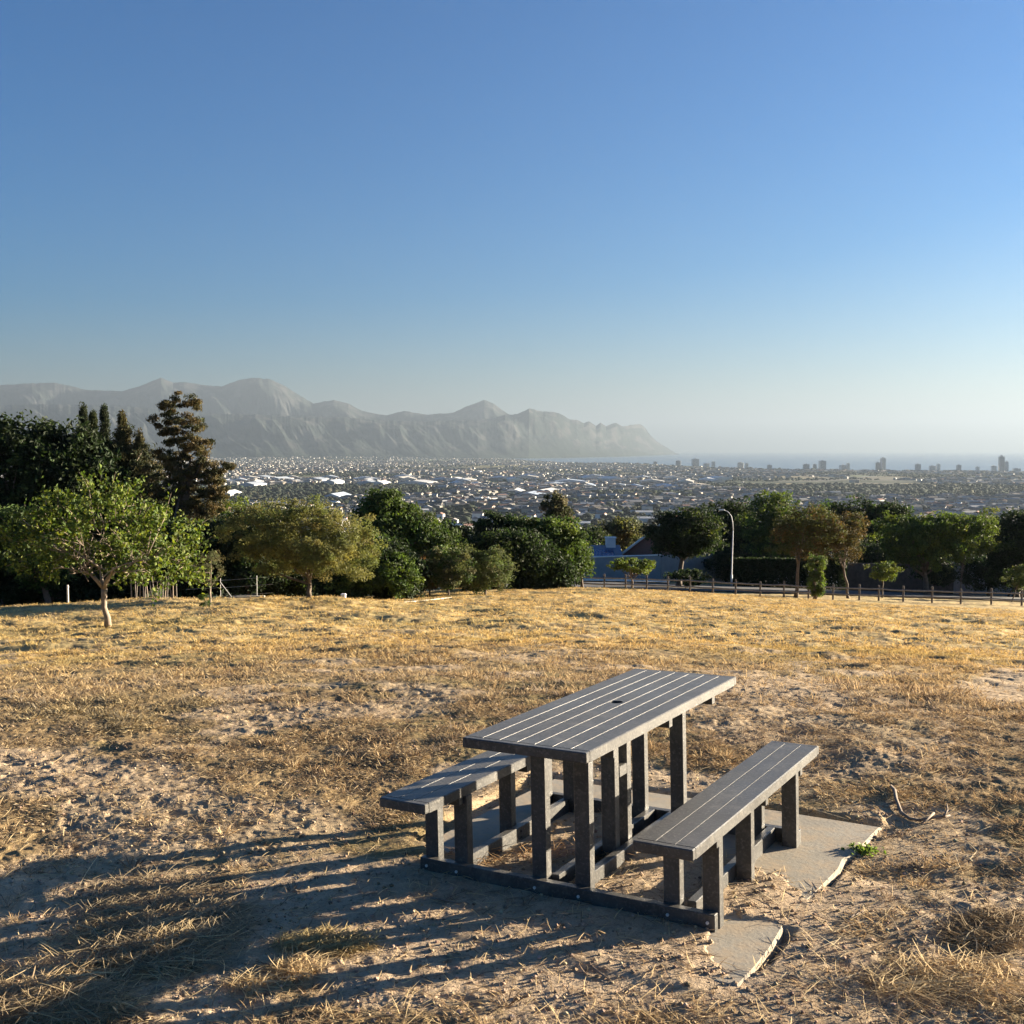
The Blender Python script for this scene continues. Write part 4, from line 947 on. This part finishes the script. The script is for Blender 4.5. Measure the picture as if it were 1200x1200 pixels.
def rail_fence():
    px = [624, 655, 682, 709, 734, 759, 784, 810, 837, 864, 893, 921, 950, 979, 1010, 1029+4, 1062, 1096, 1130, 1166, 1202, 1240, 1280]
    Y = lambda p: 60.5+1.0*math.sin(p/300)
    pts = []
    for p in px:
        y = Y(p); pts.append(gp(p, y))
    root = thing("rail_fence", "low weathered timber fence with two rails along the road edge", "fence", pts[len(pts)//2])
    o = root.location
    for q in pts:
        h = random.uniform(.84, .92); mb = MB(); c = q-o; mb.box((c.x-.045, c.y-.045, c.z-.2), (c.x+.045, c.y+.045, c.z+h), 0, .01); mb.build("post", M['old_wood'], root)
    for a, b in zip(pts[:-1], pts[1:]):
        for hh in (.68, .34):
            a2 = a-o+Vector((0, -.075, hh)); b2 = b-o+Vector((0, -.075, hh+random.uniform(-.02, .02))); mb = MB(); mb.tube([a2, a2.lerp(b2, .5)+Vector((0, 0, -.015)), b2], .046, 6); mb.build("rail", M['rail_wood'], root)
rail_fence()
def kerb(label, pts, h=.10, w=.14):
    P = [gp(p, y) for p, y in pts]; o = P[0].copy(); V = []; F = []
    for i, p in enumerate(P):
        c = p-o; V += [(c.x, c.y-w/2, c.z-.1), (c.x, c.y-w/2, c.z+h), (c.x, c.y+w/2, c.z+h), (c.x, c.y+w/2, c.z-.1)]
    for i in range(len(P)-1):
        for k in range(4): F.append((i*4+k, i*4+(k+1) % 4, i*4+4+(k+1) % 4, i*4+4+k))
    F += [(0, 1, 2, 3), tuple((len(P)-1)*4+k for k in (3, 2, 1, 0))]
    mb = MB(); mb.add(V, F); ob = mb.build("kerb", M['concrete_pale'], None, False, o); tag(ob, label, "kerb")
kerb("thin pale kerb under the pole screen", [(150, 36.6), (180, 36.6), (215, 36.5), (240, 36.5)], .05)
kerb("thicker pale concrete kerb in front of the wire fence", [(246, 36.2), (275, 36.3), (308, 36.4)], .05, .10)
kerb("long curved kerb from the olive tree to the reddish bush", [(395, 37.6), (430, 38.2), (465, 39.3), (500, 41), (540, 44)], .03, .10)
def pole_screen():
    o = gp(178, 38.5); root = thing("pole_screen", "rustic screen of thin brown upright poles behind the young tree", "fence", o)
    for i in range(17):
        px = 151+i*3.3+random.uniform(-.8, .8); b = gp(px, 38.5+random.uniform(-.1, .1), -.1)-o; h = random.uniform(.95, 1.3)
        mb = MB(); mb.tube([b, b+Vector((random.uniform(-.03, .03), 0, h*.5)), b+Vector((random.uniform(-.08, .08), 0, h))], [.028, .024, .018], 6); mb.build("pole", M['old_wood'] if i % 3 else M['pale_bark'], root)
    for z in (.3, .95):
        a = gp(150, 38.56)-o; b = gp(206, 38.56)-o; mb = MB(); mb.tube([a+Vector((0, .06, z)), b+Vector((0, .06, z))], .018, 5); mb.build("cross_rail", M['old_wood'], root)
pole_screen()
def wire_fence():
    o = gp(256, 38.2); root = thing("wire_fence", "thin wire fence with grey steel posts and a slanting brace", "fence", o)
    for px in (256, 299):
        b = gp(px, 38.2, -.1)-o; mb = MB(); mb.tube([b, b+Vector((0, 0, .98))], .009, 6); mb.build("post", M['galv'], root)
    b = gp(256, 38.2, -.1)-o; e = gp(275, 38.2, -.05)-o; mb = MB(); mb.tube([b+Vector((0, 0, .85)), e], .012, 6); mb.build("brace", M['galv'], root)
    for z in (.3, .6, .86):
        mb = MB(); a = gp(215, 38.2)-o; c = gp(318, 38.2)-o; mb.tube([a+Vector((0, 0, z)), a.lerp(c, .5)+Vector((0, 0, z-.02)), c+Vector((0, 0, z))], .003, 4); mb.build("wire", M['galv'], root)
wire_fence()
def bollard(label, px, y, w, h, mat='concrete_pale', name="marker_post"):
    o = gp(px, y, -.03); mb = MB(); mb.box((-w/2, -w/2, 0), (w/2, w/2, h), 0, w*.12); mb.box((-w*.6, -w*.6, h*.86), (w*.6, w*.6, h*.92), 0, w*.05)
    tag(mb.build(name, M[mat], None, False, o), label, "post")
bollard("pale square marker post at the shaded left edge of the field", 75.5, 34.5, .05, .62)
bollard("short white marker block beneath the leafy tree behind the olive trunk", 401, 37.5, .16, .24, 'wall_white')
bollard("tiny white marker post on the field's crest in the middle", 610, 57.5, .14, .34, 'wall_white')

# ------------------------------------------------------------------ dry grass, straw and small things on the ground
def grass():
    Vs = []; Cs = []
    gold = np.array((.54, .415, .185)); straw = np.array((.45, .355, .215)); brown = np.array((.20, .15, .10)); grey = np.array((.30, .25, .19)); green = np.array((.17, .20, .06))
    def field(n_t, d0, d1, per, hgt, wid, spread, lie, bias=0.0, thr=.0):
        u = rng.random(n_t); d = np.sqrt(d0*d0+(d1*d1-d0*d0)*u); a = rng.uniform(-.58, .58, n_t)
        x = d*np.sin(a); y = d*np.cos(a); z, b = ground_z(x, y)
        n1 = fbm(x*1.1, y*1.1, 201, 3); n2 = fbm(x*.35, y*.35, 203, 3); n3 = fbm(x*4.5, y*4.5, 205, 3)
        pr = np.clip((1-b*1.12), .0, 1)*np.clip((n3-.30+bias)*3.2, 0.03, 1)*np.clip((n1-.22+bias)*2.4, .08, 1)
        v, uu = to_local(x, y); near = (v > -.24) & (v < 1.78) & (uu > -.06) & (uu < 1.70)
        pr = np.where(near, pr*0.0, pr)
        k = rng.random(n_t) < pr+.012*(1-near); x, y, z, b, n1, n2, n3, d = [q[k] for q in (x, y, z, b, n1, n2, n3, d)]
        nt_ = len(x); idx = np.repeat(np.arange(nt_), per); n = len(idx)
        ang = rng.uniform(0, 2*math.pi, n); r = spread*rng.random(n)**.7
        bx = x[idx]+np.cos(ang)*r; by = y[idx]+np.sin(ang)*r; bz = z[idx]-.006
        el = rng.uniform(*lie, n); L = hgt*rng.uniform(.45, 1.35, n)*(.6+.9*np.clip(n3[idx], 0, 1)); az = ang+rng.normal(0, .9, n)
        dx = np.cos(az)*np.cos(el); dy = np.sin(az)*np.cos(el); dz = np.sin(el)
        w = wid*rng.uniform(.6, 1.4, n); px_ = -np.sin(az); py_ = np.cos(az)
        p0 = np.stack([bx-px_*w/2, by-py_*w/2, bz], 1); p1 = np.stack([bx+px_*w/2, by+py_*w/2, bz], 1)
        m0 = np.stack([bx+dx*L*.55-px_*w*.35, by+dy*L*.55-py_*w*.35, bz+dz*L*.62], 1); m1 = np.stack([bx+dx*L*.55+px_*w*.35, by+dy*L*.55+py_*w*.35, bz+dz*L*.62], 1)
        tp = np.stack([bx+dx*L, by+dy*L, bz+dz*L*.9], 1)
        Vs.append(np.stack([p0, p1, m1, tp, m0], 1).reshape(-1, 3))
        far = smooth(9, 20, d)[:, None]
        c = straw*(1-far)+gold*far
        kk = rng.random(nt_)[:, None]; c = np.where(kk < .26*(1-.5*far), brown, c); c = np.where(kk > .86, grey*(1-far)+straw*far, c)
        g = smooth(.64, .74, n2)[:, None]*.15; c = c*(1-g)+green*g
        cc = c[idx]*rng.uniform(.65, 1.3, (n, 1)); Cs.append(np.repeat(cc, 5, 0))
    field(112000, 3.2, 9.5, 9, .042, .0030, .035, (.03, .55), .04)
    field(5600, 3.2, 10, 18, .055, .0028, .028, (.35, 1.35), -.12)
    field(88000, 9, 20, 5, .055, .0066, .05, (.1, .9), .06)
    field(8000, 9, 22, 9, .08, .0065, .05, (.4, 1.3), -.04)
    field(98000, 20, 58, 4, .085, .0145, .09, (.15, 1.0), .14)
    V = np.concatenate(Vs); Cc = np.concatenate(Cs); n = len(V)//5
    F = np.arange(5*n).reshape(-1, 5)
    o = link("dry_grass", mesh_np("dry_grass", V, F, Cc), M['grass']); tag(o, "matted dry straw-coloured grass over the hilltop", "grass", None, 'stuff')
    print("grass blades", n)
grass()
def scatter_px(n, cx, cr, rx, rr):
    """points on the ground inside an ellipse given around a spot of the ground"""
    th = rng.uniform(0, 2*math.pi, n); r = np.sqrt(rng.random(n)); px = cx+np.cos(th)*r*rx; row = cr+np.sin(th)*r*rr
    b = -(row-600); t = EYE/(FPX*SP-b*CP); return (px-600)*t, (FPX*CP+b*SP)*t
def stalks():
    """loose straw lying about: thin curved stalks"""
    Vs = []; Cs = []
    def put(x, y, L0, w0, zup, col, lo=.0, hi=.35):
        n = len(x); z, b = ground_z(x, y); az = rng.uniform(0, 2*math.pi, n); L = L0*rng.uniform(.4, 1.6, n); cur = rng.normal(0, .5, n); el = rng.uniform(lo, hi, n)
        K = 5; c = np.zeros((n, K, 3)); p = np.stack([x, y, z+zup*rng.random(n)+.003], 1); c[:, 0] = p
        for k in range(1, K):
            a2 = az+cur*k/K; st = np.stack([np.cos(a2)*np.cos(el), np.sin(a2)*np.cos(el), np.sin(el*(1-k/K*1.4))], 1)*(L/(K-1))[:, None]; c[:, k] = c[:, k-1]+st
        zz, _ = ground_z(c[:, :, 0].ravel(), c[:, :, 1].ravel()); c[:, :, 2] = np.maximum(c[:, :, 2], zz.reshape(n, K)+.003)
        side = np.stack([-np.sin(az), np.cos(az), np.full(n, .35)], 1); w = (w0*.68*rng.uniform(.6, 1.5, n))[:, None, None]
        tap = np.array([1, 1, .9, .7, .25])[None, :, None]
        A = c-side[:, None]*w*tap*.5; B = c+side[:, None]*w*tap*.5
        q = []
        for k in range(K-1): q.append(np.stack([A[:, k], B[:, k], B[:, k+1], A[:, k+1]], 1))
        Q = np.stack(q, 1).reshape(-1, 3); Vs.append(Q)
        cc = np.array(col)*rng.uniform(.6, 1.35, (n, 1)); Cs.append(np.repeat(cc, 4*(K-1), 0))
    ST = (.52, .40, .22); DK = (.20, .14, .09)
    x, y, _ = visible_polar(19000, 3.3, 11, -80, 1280); k = rng.random(len(x)) < .55; put(x[k], y[k], .09, .0035, .01, ST)
    k = ~k; put(x[k], y[k], .07, .004, .006, DK)
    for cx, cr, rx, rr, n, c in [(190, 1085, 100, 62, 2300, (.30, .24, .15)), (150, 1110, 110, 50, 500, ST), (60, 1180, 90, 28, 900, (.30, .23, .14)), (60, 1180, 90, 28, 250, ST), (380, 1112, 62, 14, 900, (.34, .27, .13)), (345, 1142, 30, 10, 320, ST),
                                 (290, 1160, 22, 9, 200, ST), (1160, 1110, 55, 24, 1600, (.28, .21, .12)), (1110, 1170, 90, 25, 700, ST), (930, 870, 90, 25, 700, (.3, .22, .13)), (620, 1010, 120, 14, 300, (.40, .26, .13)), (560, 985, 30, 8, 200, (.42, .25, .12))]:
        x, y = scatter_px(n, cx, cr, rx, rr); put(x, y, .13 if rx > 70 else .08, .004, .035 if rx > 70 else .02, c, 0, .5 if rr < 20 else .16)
    x, y = scatter_px(90, 1000, 1060, 190, 120); put(x, y, .16, .0055, .01, (.60, .50, .32))
    x, y = scatter_px(26, 100, 1110, 140, 80); put(x, y, .24, .0032, .03, (.56, .45, .27), .0, .3)
    V = np.concatenate(Vs); n = len(V)//4
    o = link("loose_straw", mesh_np("loose_straw", V, np.arange(4*n).reshape(-1, 4), np.concatenate(Cs)), M['grass']); tag(o, "loose straw stalks and raked dead grass lying on the sand", "straw", None, 'stuff')
stalks()
def clods():
    t = (1+5**.5)/2
    iv = np.array([(-1,t,0),(1,t,0),(-1,-t,0),(1,-t,0),(0,-1,t),(0,1,t),(0,-1,-t),(0,1,-t),(t,0,-1),(t,0,1),(-t,0,-1),(-t,0,1)], float); iv /= np.linalg.norm(iv[0])
    if_ = np.array([(0,11,5),(0,5,1),(0,1,7),(0,7,10),(0,10,11),(1,5,9),(5,11,4),(11,10,2),(10,7,6),(7,1,8),(3,9,4),(3,4,2),(3,2,6),(3,6,8),(3,8,9),(4,9,5),(2,4,11),(6,2,10),(8,6,7),(9,8,1)])
    x, y, _ = visible_polar(26000, 3.3, 9.5, 0, 1200); z, b = ground_z(x, y); k = rng.random(len(x)) < .25+.75*b; x, y, z = x[k], y[k], z[k]; n = len(x)
    s = .0022+.010*rng.random(n)**5; V = iv[None]*(1+rng.uniform(-.3, .3, (n, 12, 1)))*s[:, None, None]*np.array([1, 1, .7])+np.stack([x, y, z+s*.3], 1)[:, None]
    F = (if_[None]+(np.arange(n)*12)[:, None, None]).reshape(-1, 3)
    col = tints(n, (.42, .32, .23), .25, (.24, .18, .13), .15)
    o = link("clods_and_pebbles", mesh_np("clods_and_pebbles", V.reshape(-1, 3), F, np.repeat(col, 12, 0)), M['soil']); tag(o, "crumbs of dry soil and tiny pebbles on the sand", "pebbles", None, 'stuff')
clods()
def branch():
    def G(px, row, up=0):
        b = -(row-600); t = EYE/(FPX*SP-b*CP); x, y = (px-600)*t, (FPX*CP+b*SP)*t
        return Vector((x, y, gz(x, y)+up))
    o = G(1058, 965); mb = MB(); q = lambda a, b_, u: G(a, b_, u)-o
    mb.tube([q(1044, 932, .015), q(1048, 940, .02), q(1050, 950, .02), q(1056, 961, .012), q(1066, 967, .01), q(1080, 970, .012)], [.007, .011, .010, .010, .009, .008], 8)
    mb.tube([q(1080, 971, .02), q(1094, 969, .02), q(1106, 969, .02), q(1113, 967, .02)], [.008, .008, .007, .004], 7)
    mb.tube([q(1106, 970, .03), q(1110, 965, .04), q(1109, 962, .06)], [.006, .005, .002], 6)
    mb.tube([q(1094, 968, .04), q(1086, 974, .03), q(1078, 976, .02)], [.007, .005, .003], 6)
    tag(mb.build("dead_branch", M['dead_wood'], None, True, o), "crooked dead branch lying on the ground right of the slab", "branch")
    o2 = G(1012, 1006); n = 160; az = rng.uniform(0, 6.28, n); L = rng.uniform(.02, .065, n); el = rng.uniform(.3, 1.3, n)
    base = np.stack([rng.normal(0, .03, n), rng.normal(0, .02, n), np.zeros(n)], 1); c = base+np.stack([np.cos(az)*np.cos(el), np.sin(az)*np.cos(el), np.sin(el)], 1)*L[:, None]*.6
    V = leaf_quads(c, .028, None, -.8, .45, .2); ob = leaves_obj("green_weed", V, np.repeat(tints(n, (.13, .19, .05), .3), 4, 0), M['leaf'], None); ob.location = o2
    tag(ob, "small green weed growing against the slab's right edge", "weed")
    for i, (px, row, lab) in enumerate([(700, 1152, "short forked twig on the bare sand near the bottom"), (1000, 1090, "thin pale twig on the sand right of the near slab corner"), (520, 1003+60, "small dark twig in the table's shadow")]):
        o3 = G(px, row); mb = MB(); r_ = random.Random(i); a = r_.uniform(0, 6); d = Vector((math.cos(a), math.sin(a), 0))*.07
        mb.tube([-d+Vector((0, 0, .006)), Vector((0, 0, .012)), d+Vector((.02, .01, .006))], [.004, .0045, .002], 5); mb.tube([Vector((0, 0, .012)), Vector((.03, .02, .02)), Vector((.05, .0, .012))], [.003, .0025, .001], 5)
        tag(mb.build("twig", M['pale_bark'], None, True, o3), lab, "twig")
branch()

# ------------------------------------------------------------------ haze
hb = MB(); hb.box((-47000, -47000, -400), (47000, 47000, 1180))
hm = bpy.data.materials.new('haze'); hm.use_nodes = True; ht = hm.node_tree; ht.nodes.remove(ht.nodes['Principled BSDF'])
pv = ht.nodes.new('ShaderNodeVolumePrincipled'); ht.links.new(pv.outputs[0], ht.nodes['Material Output'].inputs['Volume'])
pv.inputs['Color'].default_value = (.190, .234, .288, 1); pv.inputs['Density'].default_value = 7e-5; pv.inputs['Anisotropy'].default_value = .33
tag(hb.build("haze", hm), "pale evening haze over the plain", None, None, 'stuff')
